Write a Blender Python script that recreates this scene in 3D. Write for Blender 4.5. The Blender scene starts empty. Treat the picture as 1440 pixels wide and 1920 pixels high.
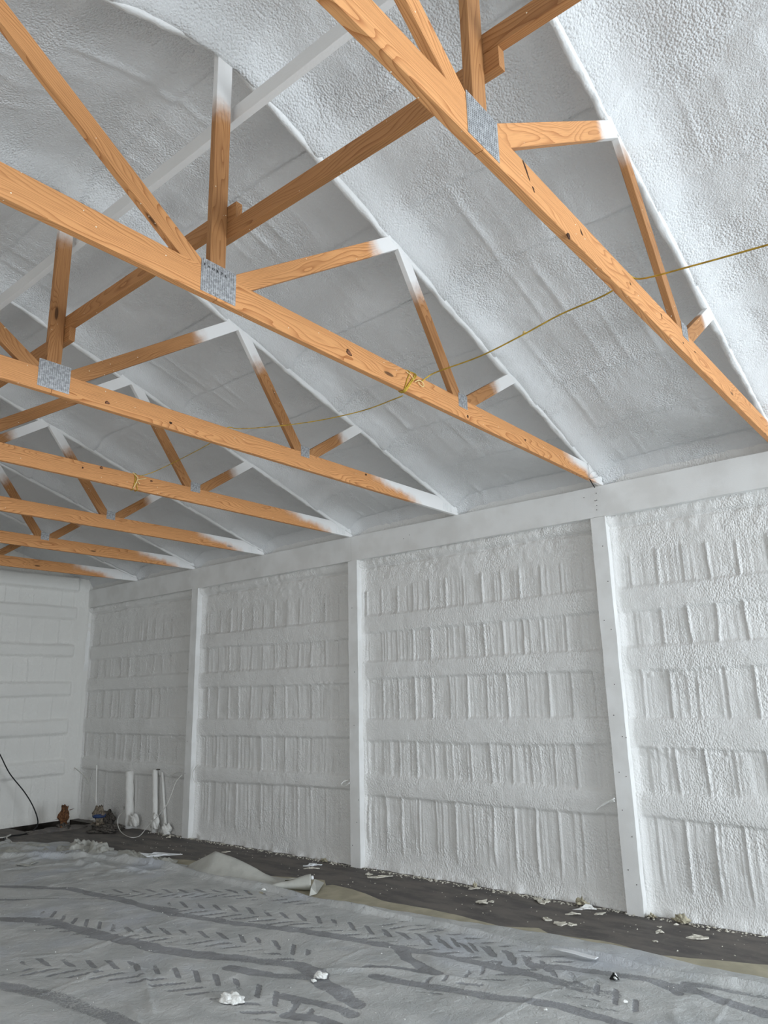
import bpy, bmesh, math, random
import numpy as np
from mathutils import Matrix, Vector

C = bpy.context.scene.collection
random.seed(7)

# ------------------------------------------------------------------ camera
FW = Vector((0.7468, 0.6181, 0.2440)); RT = Vector((0.6415, -0.7668, -0.0215))
yaw, pitch, roll = [math.radians(a) for a in (50.3848, 14.1225, -1.2759)]
FW = Vector((math.sin(yaw) * math.cos(pitch), math.cos(yaw) * math.cos(pitch), math.sin(pitch)))
_r = Vector((math.cos(yaw), -math.sin(yaw), 0)); _u = _r.cross(FW)
RT = _r * math.cos(roll) + _u * math.sin(roll)
UP = -_r * math.sin(roll) + _u * math.cos(roll)
CAM = Vector((-6.1321, 0.0, 1.72)); FPX = 1372.786
cd = bpy.data.cameras.new('camera'); cam = bpy.data.objects.new('camera', cd); C.objects.link(cam)
m = Matrix((RT, UP, -FW)).transposed().to_4x4(); m.translation = CAM
cam.matrix_world = m
cd.sensor_fit = 'HORIZONTAL'; cd.sensor_width = 36.0; cd.lens = FPX / 1440 * 36.0
cd.clip_start = 0.05; cd.clip_end = 200
bpy.context.scene.camera = cam

# ------------------------------------------------------------------ world, lights, exposure
sc = bpy.context.scene
w = bpy.data.worlds.new('sky'); sc.world = w; w.use_nodes = True
w.node_tree.nodes['Background'].inputs[0].default_value = (0.80, 0.90, 1.0, 1)
w.node_tree.nodes['Background'].inputs[1].default_value = 0.7
def area(name, loc, rot, sx, sy, power, col):
    l = bpy.data.lights.new(name, 'AREA'); l.shape = 'RECTANGLE'; l.size = sx; l.size_y = sy
    l.energy = power; l.color = col
    o = bpy.data.objects.new(name, l); C.objects.link(o); o.location = loc; o.rotation_euler = rot
    return o
R = math.radians
# daylight through the open overhead door in the near gable wall; the side area is an added fill
area('gable_door_daylight', (-2.75, -7.45, 1.75), (R(74), 0, 0), 3.5, 3.1, 900, (0.84, 0.92, 1.0))
area('side_fill_light', (-8.75, 4.0, 1.35), (R(78), 0, R(-90)), 4.6, 2.6, 88, (0.98, 0.98, 0.96))  # added fill that lifts the far bays, no known door here
sc.view_settings.view_transform = 'Standard'; sc.view_settings.look = 'None'
sc.view_settings.exposure = -0.14; sc.view_settings.gamma = 1.0
sc.view_settings.use_curve_mapping = False
sc.cycles.use_denoising = True
sc.cycles.max_bounces = 6; sc.cycles.diffuse_bounces = 5; sc.cycles.glossy_bounces = 2
sc.cycles.use_adaptive_sampling = True; sc.cycles.adaptive_threshold = 0.04

# ------------------------------------------------------------------ pixel helpers (1440x1920 photo) used only to place things at real depth
def ray(px, py): return FW * FPX + RT * (px - 720) - UP * (py - 960)
def hit(px, py, n, c):
    n = Vector(n); d = ray(px, py); t = (c - n.dot(CAM)) / n.dot(d); return CAM + d * t
def fl(px, py, z=0.0): return hit(px, py, (0, 0, 1), z)
def wl(px, py, x=0.05): return hit(px, py, (1, 0, 0), x)
def at_y(px, py, y): return hit(px, py, (0, 1, 0), y)

# ------------------------------------------------------------------ object helpers
def tag(o, label=None, cat=None, group=None, kind=None):
    if label: o['label'] = label
    if cat: o['category'] = cat
    if group: o['group'] = group
    if kind: o['kind'] = kind
    return o
def link_mesh(name, me, mat, parent=None, smooth=False):
    o = bpy.data.objects.new(name, me); C.objects.link(o)
    if mat: me.materials.append(mat)
    if parent: o.parent = parent
    if smooth: me.shade_smooth()
    return o
def empty(name, loc=(0, 0, 0)):
    o = bpy.data.objects.new(name, None); C.objects.link(o); o.location = loc; return o
def pydata(name, vs, fs, mat, parent=None, smooth=False, attr=None):
    me = bpy.data.meshes.new(name); me.from_pydata(vs, [], fs); me.update()
    if attr:
        for k, v in attr.items():
            a = me.attributes.new(k, 'FLOAT', 'POINT'); a.data.foreach_set('value', np.asarray(v, dtype=np.float32))
    return link_mesh(name, me, mat, parent, smooth)
def grid(name, P, mat, parent=None, smooth=True, attr=None, flip=False):
    n, k = P.shape[:2]
    idx = np.arange(n * k).reshape(n, k)
    a, b, c, d = idx[:-1, :-1], idx[1:, :-1], idx[1:, 1:], idx[:-1, 1:]
    q = np.stack([a, b, c, d] if not flip else [a, d, c, b], -1).reshape(-1, 4)
    me = bpy.data.meshes.new(name)
    me.vertices.add(n * k); me.vertices.foreach_set('co', P.reshape(-1).astype(np.float32))
    me.loops.add(q.size); me.loops.foreach_set('vertex_index', q.reshape(-1).astype(np.int32))
    me.polygons.add(len(q)); me.polygons.foreach_set('loop_start', (np.arange(len(q)) * 4).astype(np.int32))
    me.update(calc_edges=True)
    if attr:
        for kk, v in attr.items():
            t = me.attributes.new(kk, 'FLOAT', 'POINT'); t.data.foreach_set('value', v.reshape(-1).astype(np.float32))
    return link_mesh(name, me, mat, parent, smooth)
def box_data(x0, x1, y0, y1, z0, z1):
    v = [(x, y, z) for x in (x0, x1) for y in (y0, y1) for z in (z0, z1)]
    f = [(0, 1, 3, 2), (4, 6, 7, 5), (0, 4, 5, 1), (2, 3, 7, 6), (0, 2, 6, 4), (1, 5, 7, 3)]
    return v, f
def box(name, x0, x1, y0, y1, z0, z1, mat, parent=None, bev=0.0):
    v, f = box_data(x0, x1, y0, y1, z0, z1)
    bm = bmesh.new(); vs = [bm.verts.new(p) for p in v]
    for q in f: bm.faces.new([vs[i] for i in q])
    if bev: bmesh.ops.bevel(bm, geom=bm.edges[:], offset=bev, segments=2, affect='EDGES')
    bmesh.ops.recalc_face_normals(bm, faces=bm.faces)
    me = bpy.data.meshes.new(name); bm.to_mesh(me); bm.free()
    return link_mesh(name, me, mat, parent)
def tube(name, pts, r, mat, parent=None, res=6, cyclic=False, smooth=True):
    """tube along a smooth (Catmull-Rom) path, as a mesh"""
    P = [Vector(p) for p in pts]; Q = []
    n = len(P)
    if smooth and n > 2:
        for i in range(n - (0 if cyclic else 1)):
            p0 = P[(i - 1) % n] if (cyclic or i > 0) else P[0]; p1 = P[i]; p2 = P[(i + 1) % n]
            p3 = P[(i + 2) % n] if (cyclic or i + 2 < n) else P[-1]
            for k in range(6):
                t = k / 6
                Q.append(0.5 * ((2 * p1) + (p2 - p0) * t + (2 * p0 - 5 * p1 + 4 * p2 - p3) * t * t + (3 * p1 - p0 - 3 * p2 + p3) * t ** 3))
        if not cyclic: Q.append(P[-1])
    else: Q = P
    vs, fs = [], []
    up = Vector((0.13, 0.27, 0.95)); L = len(Q)
    for i, p in enumerate(Q):
        a = Q[(i - 1) % L] if (cyclic or i > 0) else Q[0]; b = Q[(i + 1) % L] if (cyclic or i < L - 1) else Q[-1]
        t = (b - a).normalized(); s = t.cross(up)
        if s.length < 1e-3: s = t.cross(Vector((1, 0, 0)))
        s.normalize(); q = s.cross(t)
        up = q
        rr = r(i / (L - 1)) if callable(r) else r
        for k in range(res):
            an = 2 * math.pi * k / res
            vs.append(p + (s * math.cos(an) + q * math.sin(an)) * rr)
    M = L if cyclic else L - 1
    for i in range(M):
        for k in range(res):
            j = (i + 1) % L; kk = (k + 1) % res
            fs.append((i * res + k, i * res + kk, j * res + kk, j * res + k))
    if not cyclic:
        fs.append(tuple(range(res))[::-1]); fs.append(tuple((L - 1) * res + k for k in range(res)))
    return pydata(name, [tuple(v) for v in vs], fs, mat, parent, True)

# ------------------------------------------------------------------ numpy value noise
def vnoise(u, v, seed=0):
    rs = np.random.RandomState(seed); T = rs.rand(256, 256) * 2 - 1
    iu = np.floor(u).astype(int); iv = np.floor(v).astype(int); fu = u - iu; fv = v - iv
    fu = fu * fu * fu * (fu * (fu * 6 - 15) + 10); fv = fv * fv * fv * (fv * (fv * 6 - 15) + 10)
    g = lambda a, b: T[a % 256, b % 256]
    return (g(iu, iv) * (1 - fu) + g(iu + 1, iv) * fu) * (1 - fv) + (g(iu, iv + 1) * (1 - fu) + g(iu + 1, iv + 1) * fu) * fv
def fbm(u, v, seed=0, oct=3):
    s = 0; a = 1; t = 0
    for i in range(oct):
        s = s + a * vnoise(u * 2 ** i + 17.3 * i, v * 2 ** i - 9.1 * i, seed + i); t += a; a *= 0.5
    return s / t
def sstep(a, b, x):
    t = np.clip((x - a) / (b - a), 0, 1); return t * t * (3 - 2 * t)

# ------------------------------------------------------------------ materials
def newmat(name):
    mt = bpy.data.materials.new(name); mt.use_nodes = True
    nt = mt.node_tree; b = nt.nodes['Principled BSDF']; b.inputs['Specular IOR Level'].default_value = 0.25
    return mt, nt, b
def N(nt, t, **kw):
    n = nt.nodes.new(t)
    for k, v in kw.items():
        if k in n.inputs: n.inputs[k].default_value = v
        else: setattr(n, k, v)
    return n
def mix(nt, fac, a, b):
    n = nt.nodes.new('ShaderNodeMix'); n.data_type = 'RGBA'
    for s, v in ((0, fac), (6, a), (7, b)):
        if isinstance(v, bpy.types.NodeSocket): nt.links.new(v, n.inputs[s])
        else: n.inputs[s].default_value = v if s == 0 else (*v, 1) if len(v) == 3 else v
    return n.outputs[2]
def math_(nt, op, a, b=None, c=None, clamp=False):
    n = nt.nodes.new('ShaderNodeMath'); n.operation = op; n.use_clamp = clamp
    for i, v in enumerate((a, b, c)):
        if v is None: continue
        if isinstance(v, bpy.types.NodeSocket): nt.links.new(v, n.inputs[i])
        else: n.inputs[i].default_value = v
    return n.outputs[0]
def maprange(nt, v, a, b, c=0.0, d=1.0, smooth=True):
    n = nt.nodes.new('ShaderNodeMapRange'); nt.links.new(v, n.inputs[0])
    n.inputs[1].default_value = a; n.inputs[2].default_value = b; n.inputs[3].default_value = c; n.inputs[4].default_value = d
    if smooth: n.interpolation_type = 'SMOOTHSTEP'
    return n.outputs[0]

FOAM = (0.80, 0.795, 0.775)
def foam_mat(name, col=FOAM, s1=38, s2=95, b1=0.5, dist=0.012, aniso=(1, 1, 1), mid=0.42):
    mt, nt, b = newmat(name)
    tc = N(nt, 'ShaderNodeTexCoord'); mp = N(nt, 'ShaderNodeMapping'); mp.inputs['Scale'].default_value = aniso
    nt.links.new(tc.outputs['Object'], mp.inputs['Vector'])
    v = N(nt, 'ShaderNodeTexVoronoi', feature='F1'); v.inputs['Scale'].default_value = s1
    n2 = N(nt, 'ShaderNodeTexNoise'); n2.inputs['Scale'].default_value = s2; n2.inputs['Detail'].default_value = 1
    n3 = N(nt, 'ShaderNodeTexNoise'); n3.inputs['Scale'].default_value = 2.3; n3.inputs['Detail'].default_value = 2
    n4 = N(nt, 'ShaderNodeTexNoise'); n4.inputs['Scale'].default_value = 16; n4.inputs['Detail'].default_value = 3
    for n in (v, n2, n4): nt.links.new(mp.outputs[0], n.inputs['Vector'])
    nt.links.new(tc.outputs['Object'], n3.inputs['Vector'])
    # popcorn pebbling comes and goes over the surface
    amt = maprange(nt, n3.outputs[0], 0.40, 0.66, 0.25, 1.0)
    h1 = math_(nt, 'MULTIPLY', v.outputs['Distance'], -1.0)
    h1 = math_(nt, 'MULTIPLY', h1, amt)
    h = math_(nt, 'MULTIPLY_ADD', n2.outputs[0], 0.45, h1)
    h = math_(nt, 'MULTIPLY_ADD', n4.outputs[0], mid, h)
    bp = N(nt, 'ShaderNodeBump'); bp.inputs['Strength'].default_value = b1; bp.inputs['Distance'].default_value = dist
    nt.links.new(h, bp.inputs['Height']); nt.links.new(bp.outputs[0], b.inputs['Normal'])
    c = mix(nt, maprange(nt, n3.outputs[0], 0.35, 0.7), tuple(x * 0.965 for x in col), col)
    nt.links.new(c, b.inputs['Base Color']); b.inputs['Roughness'].default_value = 0.85
    return mt
M_WALL = foam_mat('sprayed_foam_wall', s1=72, s2=130, b1=0.9, dist=0.009, aniso=(1, 1, 0.7), mid=0.12)
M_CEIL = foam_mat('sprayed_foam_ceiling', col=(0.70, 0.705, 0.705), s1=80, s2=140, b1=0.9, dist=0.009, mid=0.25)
M_BACK = foam_mat('sprayed_foam_far_wall', col=(0.77, 0.76, 0.725), s1=30, s2=60, b1=0.5, dist=0.012)
M_SPRAY = foam_mat('overspray_white_timber', col=(0.80, 0.80, 0.79), s1=70, s2=160, b1=0.22, dist=0.004)
M_CHORD = foam_mat('foam_coated_chord', col=(0.80, 0.80, 0.79), s1=60, s2=130, b1=0.4, dist=0.008)
M_CHUNK = foam_mat('white_foam_chunk', col=(0.86, 0.86, 0.83), s1=60, s2=160, b1=0.8, dist=0.008)

def painted_mat():
    mt, nt, b = newmat('oversprayed_board')
    tc = N(nt, 'ShaderNodeTexCoord'); mp = N(nt, 'ShaderNodeMapping'); mp.inputs['Scale'].default_value = (6, 60, 6)
    nt.links.new(tc.outputs['Object'], mp.inputs['Vector'])
    n = N(nt, 'ShaderNodeTexNoise'); n.inputs['Scale'].default_value = 1.0; n.inputs['Detail'].default_value = 4
    nt.links.new(mp.outputs[0], n.inputs['Vector'])
    n2 = N(nt, 'ShaderNodeTexNoise'); n2.inputs['Scale'].default_value = 150
    nt.links.new(tc.outputs['Object'], n2.inputs['Vector'])
    n3 = N(nt, 'ShaderNodeTexNoise'); n3.inputs['Scale'].default_value = 3.5; n3.inputs['Detail'].default_value = 5
    nt.links.new(tc.outputs['Object'], n3.inputs['Vector'])
    c = mix(nt, maprange(nt, n3.outputs[0], 0.35, 0.62), (0.74, 0.735, 0.715), (0.81, 0.81, 0.795))
    nt.links.new(c, b.inputs['Base Color'])
    bp = N(nt, 'ShaderNodeBump'); bp.inputs['Strength'].default_value = 0.3; bp.inputs['Distance'].default_value = 0.002
    nt.links.new(math_(nt, 'ADD', n2.outputs[0], n.outputs[0]), bp.inputs['Height']); nt.links.new(bp.outputs[0], b.inputs['Normal'])
    b.inputs['Roughness'].default_value = 0.75
    return mt
M_BOARD = painted_mat()

def wood_mat(name, light, dark, knots=True):
    """southern pine lumber: length along local X; attribute 'spray' > 0.5 is foam overspray"""
    mt, nt, b = newmat(name)
    tc = N(nt, 'ShaderNodeTexCoord'); oi = N(nt, 'ShaderNodeObjectInfo')
    off = N(nt, 'ShaderNodeCombineXYZ')
    nt.links.new(math_(nt, 'MULTIPLY', oi.outputs['Random'], 37.0), off.inputs[0])
    nt.links.new(math_(nt, 'MULTIPLY_ADD', oi.outputs['Random'], 0.11, 0.02), off.inputs[1])
    nt.links.new(math_(nt, 'MULTIPLY_ADD', oi.outputs['Random'], -0.09, 0.05), off.inputs[2])
    ad = N(nt, 'ShaderNodeVectorMath', operation='ADD'); nt.links.new(tc.outputs['Object'], ad.inputs[0]); nt.links.new(off.outputs[0], ad.inputs[1])
    mp = N(nt, 'ShaderNodeMapping'); mp.inputs['Scale'].default_value = (0.9, 5.0, 5.0); nt.links.new(ad.outputs[0], mp.inputs['Vector'])
    nz = N(nt, 'ShaderNodeTexNoise'); nz.inputs['Scale'].default_value = 1.0; nz.inputs['Detail'].default_value = 2; nt.links.new(mp.outputs[0], nz.inputs['Vector'])
    sx = N(nt, 'ShaderNodeSeparateXYZ'); nt.links.new(ad.outputs[0], sx.inputs[0])
    # knots: sparse stretched voronoi cells
    mk = N(nt, 'ShaderNodeMapping'); mk.inputs['Scale'].default_value = (1.5, 6.0, 6.0); nt.links.new(ad.outputs[0], mk.inputs['Vector'])
    vk = N(nt, 'ShaderNodeTexVoronoi'); vk.inputs['Scale'].default_value = 1.0; nt.links.new(mk.outputs[0], vk.inputs['Vector'])
    kd = vk.outputs['Distance']
    yy = math_(nt, 'MULTIPLY_ADD', nz.outputs[0], 0.16, sx.outputs[1])
    zz = math_(nt, 'MULTIPLY_ADD', nz.outputs[0], 0.20, sx.outputs[2])
    zz = math_(nt, 'ADD', zz, math_(nt, 'MULTIPLY', maprange(nt, kd, 0.0, 0.34, 0.045, 0.0), 1.0))
    rr = math_(nt, 'SQRT', math_(nt, 'ADD', math_(nt, 'MULTIPLY', yy, yy), math_(nt, 'MULTIPLY', zz, zz)))
    ring = math_(nt, 'FRACT', math_(nt, 'MULTIPLY', rr, 105.0))
    ring = maprange(nt, ring, 0.35, 1.0, 0.0, 1.0, False)
    ring = math_(nt, 'POWER', ring, 2.2)
    mf = N(nt, 'ShaderNodeMapping'); mf.inputs['Scale'].default_value = (7, 260, 260); nt.links.new(ad.outputs[0], mf.inputs['Vector'])
    fib = N(nt, 'ShaderNodeTexNoise'); fib.inputs['Scale'].default_value = 1.0; fib.inputs['Detail'].default_value = 3; nt.links.new(mf.outputs[0], fib.inputs['Vector'])
    big = N(nt, 'ShaderNodeTexNoise'); big.inputs['Scale'].default_value = 2.2; nt.links.new(ad.outputs[0], big.inputs['Vector'])
    c = mix(nt, math_(nt, 'MULTIPLY', ring, 0.92), light, dark)
    c = mix(nt, maprange(nt, fib.outputs[0], 0.45, 0.75, 0.0, 0.35), c, tuple(x * 0.62 for x in dark))
    c = mix(nt, maprange(nt, big.outputs[0], 0.4, 0.7, 0.0, 0.30), c, tuple(x * 0.85 for x in light))
    if knots:
        c = mix(nt, maprange(nt, kd, 0.05, 0.085, 0.85, 0.0), c, (0.07, 0.030, 0.014))
    # white foam specks
    vs = N(nt, 'ShaderNodeTexVoronoi'); vs.inputs['Scale'].default_value = 24; nt.links.new(ad.outputs[0], vs.inputs['Vector'])
    sel = maprange(nt, N_sep(nt, vs.outputs['Color']), 0.50, 0.52)
    sp = math_(nt, 'MULTIPLY', maprange(nt, vs.outputs['Distance'], 0.055, 0.08, 1.0, 0.0), sel)
    c = mix(nt, sp, c, (0.85, 0.80, 0.66))
    # overspray
    at = N(nt, 'ShaderNodeAttribute', attribute_name='spray')
    ns = N(nt, 'ShaderNodeTexNoise'); ns.inputs['Scale'].default_value = 13; ns.inputs['Detail'].default_value = 4; nt.links.new(ad.outputs[0], ns.inputs['Vector'])
    s = math_(nt, 'ADD', at.outputs['Fac'], math_(nt, 'MULTIPLY_ADD', ns.outputs[0], 0.4, -0.2))
    s = maprange(nt, s, 0.22, 0.80)
    c = mix(nt, s, c, (0.80, 0.79, 0.775))
    nt.links.new(c, b.inputs['Base Color'])
    b.inputs['Roughness'].default_value = 0.62
    bp = N(nt, 'ShaderNodeBump'); bp.inputs['Strength'].default_value = 0.25; bp.inputs['Distance'].default_value = 0.0015
    nt.links.new(math_(nt, 'ADD', fib.outputs[0], math_(nt, 'MULTIPLY', sp, 3.0)), bp.inputs['Height']); nt.links.new(bp.outputs[0], b.inputs['Normal'])
    return mt
def N_sep(nt, col):
    s = nt.nodes.new('ShaderNodeSeparateColor'); nt.links.new(col, s.inputs[0]); return s.outputs[0]
M_WOOD = wood_mat('orange_pine', (0.68, 0.335, 0.135), (0.37, 0.130, 0.038))
M_WOOD2 = wood_mat('brown_and_shaded_pine', (0.44, 0.215, 0.085), (0.25, 0.098, 0.032))  # darker pine: shade painted into webs and king posts; braces are brown timber

def plain(name, col, rough=0.7, metal=0.0, bump=0.0, bs=60, var=0.0, vs=8):
    mt, nt, b = newmat(name); b.inputs['Roughness'].default_value = rough; b.inputs['Metallic'].default_value = metal
    tc = N(nt, 'ShaderNodeTexCoord')
    n = N(nt, 'ShaderNodeTexNoise'); n.inputs['Scale'].default_value = vs; n.inputs['Detail'].default_value = 5
    nt.links.new(tc.outputs['Object'], n.inputs['Vector'])
    c = mix(nt, maprange(nt, n.outputs[0], 0.35, 0.65), tuple(x * (1 - var) for x in col), tuple(min(1, x * (1 + var)) for x in col))
    nt.links.new(c, b.inputs['Base Color'])
    if bump:
        n2 = N(nt, 'ShaderNodeTexNoise'); n2.inputs['Scale'].default_value = bs; n2.inputs['Detail'].default_value = 4
        nt.links.new(tc.outputs['Object'], n2.inputs['Vector'])
        bp = N(nt, 'ShaderNodeBump'); bp.inputs['Strength'].default_value = bump; bp.inputs['Distance'].default_value = 0.004
        nt.links.new(n2.outputs[0], bp.inputs['Height']); nt.links.new(bp.outputs[0], b.inputs['Normal'])
    return mt
M_ZINC = plain('galvanised_steel', (0.42, 0.43, 0.44), 0.5, 0.55, 0.3, 300, 0.25, 60)
M_SLOT = plain('punched_slot_dark', (0.10, 0.095, 0.09), 0.7, 0.2)
M_INK_SHADE = plain('black_ink_and_shade', (0.012, 0.012, 0.012), 0.6)
M_YELLOW = plain('yellow_cord', (0.50, 0.33, 0.045), 0.6, 0, 0.3, 300, 0.25, 20)
M_CREAM = plain('cream_cord_end', (0.80, 0.62, 0.30), 0.7)
M_BLACK = plain('black_rubber', (0.012, 0.012, 0.013), 0.45)
M_WIREW = plain('white_cable', (0.62, 0.61, 0.57), 0.6)
M_WIREG = plain('grey_wire', (0.38, 0.38, 0.37), 0.5)
M_KRAFT = plain('dusty_tan_paper', (0.42, 0.385, 0.285), 0.75, 0, 0.25, 30, 0.12, 6)
M_PAPER = plain('white_torn_paper', (0.78, 0.79, 0.80), 0.8, 0, 0.5, 25, 0.04)
M_FLAKE = plain('cream_foam_flake', (0.60, 0.57, 0.49), 0.9, 0, 0.9, 120, 0.18, 40)
M_TANFOAM = plain('tan_foam', (0.46, 0.42, 0.31), 0.9, 0, 1.0, 90, 0.3, 30)
M_RUST = plain('rusty_brown', (0.135, 0.062, 0.028), 0.85, 0, 1.0, 90, 0.5, 40)
M_DKLUMP = plain('charred_grey_and_shade', (0.085, 0.075, 0.065), 0.9, 0, 1.0, 90, 0.6, 45)
M_GREYTAN = plain('weathered_wrap', (0.17, 0.14, 0.105), 0.9, 0, 1.0, 90, 0.5, 40)
M_BLUE = plain('blue_tape', (0.03, 0.055, 0.14), 0.5)
M_NAIL = plain('nail_steel', (0.10, 0.095, 0.09), 0.5, 0.6)
M_KNOT = plain('dark_knot', (0.055, 0.022, 0.010), 0.6, 0, 0.5, 200, 0.4, 90)
M_KNOTC = plain('brown_knot_core', (0.22, 0.095, 0.05), 0.6, 0, 0.5, 200, 0.3, 90)
M_PIT = plain('dark_earth', (0.03, 0.026, 0.022), 0.95, 0, 1.0, 30, 0.4)
M_OUT = plain('gravel_yard', (0.42, 0.40, 0.37), 0.9, 0, 0.6, 30, 0.2)

def concrete_mat():
    mt, nt, b = newmat('dark_concrete')
    tc = N(nt, 'ShaderNodeTexCoord')
    n = N(nt, 'ShaderNodeTexNoise'); n.inputs['Scale'].default_value = 2.6; n.inputs['Detail'].default_value = 6; n.inputs['Roughness'].default_value = 0.6
    n2 = N(nt, 'ShaderNodeTexNoise'); n2.inputs['Scale'].default_value = 26; n2.inputs['Detail'].default_value = 5
    mp = N(nt, 'ShaderNodeMapping'); mp.inputs['Scale'].default_value = (2.4, 0.8, 1)
    nt.links.new(tc.outputs['Object'], mp.inputs['Vector']); nt.links.new(mp.outputs[0], n.inputs['Vector']); nt.links.new(tc.outputs['Object'], n2.inputs['Vector'])
    c = mix(nt, maprange(nt, n.outputs[0], 0.36, 0.62), (0.110, 0.102, 0.097), (0.175, 0.158, 0.142))
    c = mix(nt, maprange(nt, n2.outputs[0], 0.55, 0.75, 0, 0.4), c, (0.23, 0.21, 0.185))
    nt.links.new(c, b.inputs['Base Color']); b.inputs['Roughness'].default_value = 0.75
    bp = N(nt, 'ShaderNodeBump'); bp.inputs['Strength'].default_value = 0.3; bp.inputs['Distance'].default_value = 0.003
    nt.links.new(n2.outputs[0], bp.inputs['Height']); nt.links.new(bp.outputs[0], b.inputs['Normal'])
    return mt
M_CONC = concrete_mat()

def cloth_mat():
    """dust covered drop cloth; attribute 'track' is bare sheeting where tyres lifted the dust"""
    mt, nt, b = newmat('dusty_drop_cloth')
    tc = N(nt, 'ShaderNodeTexCoord')
    at = N(nt, 'ShaderNodeAttribute', attribute_name='track')
    n = N(nt, 'ShaderNodeTexNoise'); n.inputs['Scale'].default_value = 75; n.inputs['Detail'].default_value = 5; n.inputs['Roughness'].default_value = 0.7
    n2 = N(nt, 'ShaderNodeTexNoise'); n2.inputs['Scale'].default_value = 3.2; n2.inputs['Detail'].default_value = 5
    n3 = N(nt, 'ShaderNodeTexNoise'); n3.inputs['Scale'].default_value = 1.1; n3.inputs['Detail'].default_value = 3
    for q in (n, n2, n3): nt.links.new(tc.outputs['Object'], q.inputs['Vector'])
    s = math_(nt, 'ADD', at.outputs['Fac'], math_(nt, 'MULTIPLY_ADD', n.outputs[0], 1.3, -0.65))
    s = maprange(nt, s, 0.30, 0.62)
    dust = mix(nt, maprange(nt, n2.outputs[0], 0.38, 0.62), (0.50, 0.51, 0.50), (0.61, 0.615, 0.60))
    dust = mix(nt, maprange(nt, n3.outputs[0], 0.50, 0.68, 0, 0.6), dust, (0.54, 0.57, 0.63))
    bare = mix(nt, maprange(nt, n2.outputs[0], 0.4, 0.6), (0.29, 0.295, 0.30), (0.35, 0.355, 0.365))
    c = mix(nt, s, dust, bare)
    c = mix(nt, maprange(nt, n.outputs[0], 0.60, 0.75, 0, 0.35), c, (0.74, 0.735, 0.70))
    nt.links.new(c, b.inputs['Base Color']); b.inputs['Roughness'].default_value = 0.8
    n5 = N(nt, 'ShaderNodeTexNoise'); n5.inputs['Scale'].default_value = 17; n5.inputs['Detail'].default_value = 4; n5.inputs['Distortion'].default_value = 0.8
    nt.links.new(tc.outputs['Object'], n5.inputs['Vector'])
    h = math_(nt, 'ADD', n.outputs[0], math_(nt, 'MULTIPLY', s, -0.6)); h = math_(nt, 'MULTIPLY_ADD', n5.outputs[0], 1.6, h)
    bp = N(nt, 'ShaderNodeBump'); bp.inputs['Strength'].default_value = 0.9; bp.inputs['Distance'].default_value = 0.010
    nt.links.new(h, bp.inputs['Height']); nt.links.new(bp.outputs[0], b.inputs['Normal'])
    return mt
M_CLOTH = cloth_mat()
M_CLOTH2 = plain('pale_cloth_underside', (0.50, 0.50, 0.46), 0.8, 0, 0.35, 40, 0.08, 7)

def lump(name, loc, sx, sy, sz, mat, parent=None, seed=0, rough=0.25, sub=4):
    bm = bmesh.new(); bmesh.ops.create_icosphere(bm, subdivisions=sub, radius=1.0)
    co = np.array([v.co[:] for v in bm.verts])
    nz_ = fbm(co[:, 0] * 2.2 + co[:, 2] * 1.7 + 5, co[:, 1] * 2.2 - co[:, 2] * 1.3 + 3, 500 + seed, 3)
    for v, q in zip(bm.verts, nz_):
        c = v.co * (1 + rough * float(q) * 1.6); v.co = Vector((c.x * sx, c.y * sy, max(c.z * sz, -0.35 * sz)))
    me = bpy.data.meshes.new(name); bm.to_mesh(me); bm.free()
    o = link_mesh(name, me, mat, parent, True); o.location = loc; return o

# ------------------------------------------------------------------ dimensions (metres)
P0, PS, PW = 2.528, 2.968, 0.137           # first post (near edge), spacing, post width
POSTS = [P0 + PS * k for k in range(4)]
ZB, ZT = 3.233, 3.515                      # header beam bottom / top
TRUSS = [1.069, 2.519, 4.095, 5.580, 7.105, 8.575, 10.029]
XC = -4.268                                # ridge line
YB = 11.5                                  # far gable wall
Y0 = -7.4                                  # near gable wall
XL = 2 * XC - 0.05                         # left wall
S, Z0 = 0.32, 3.55                         # underside of top chords: z = Z0 - S*x
BANDS = [(2.49, 0.105), (1.985, 0.10), (1.375, 0.108), (0.81, 0.09)]

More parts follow.
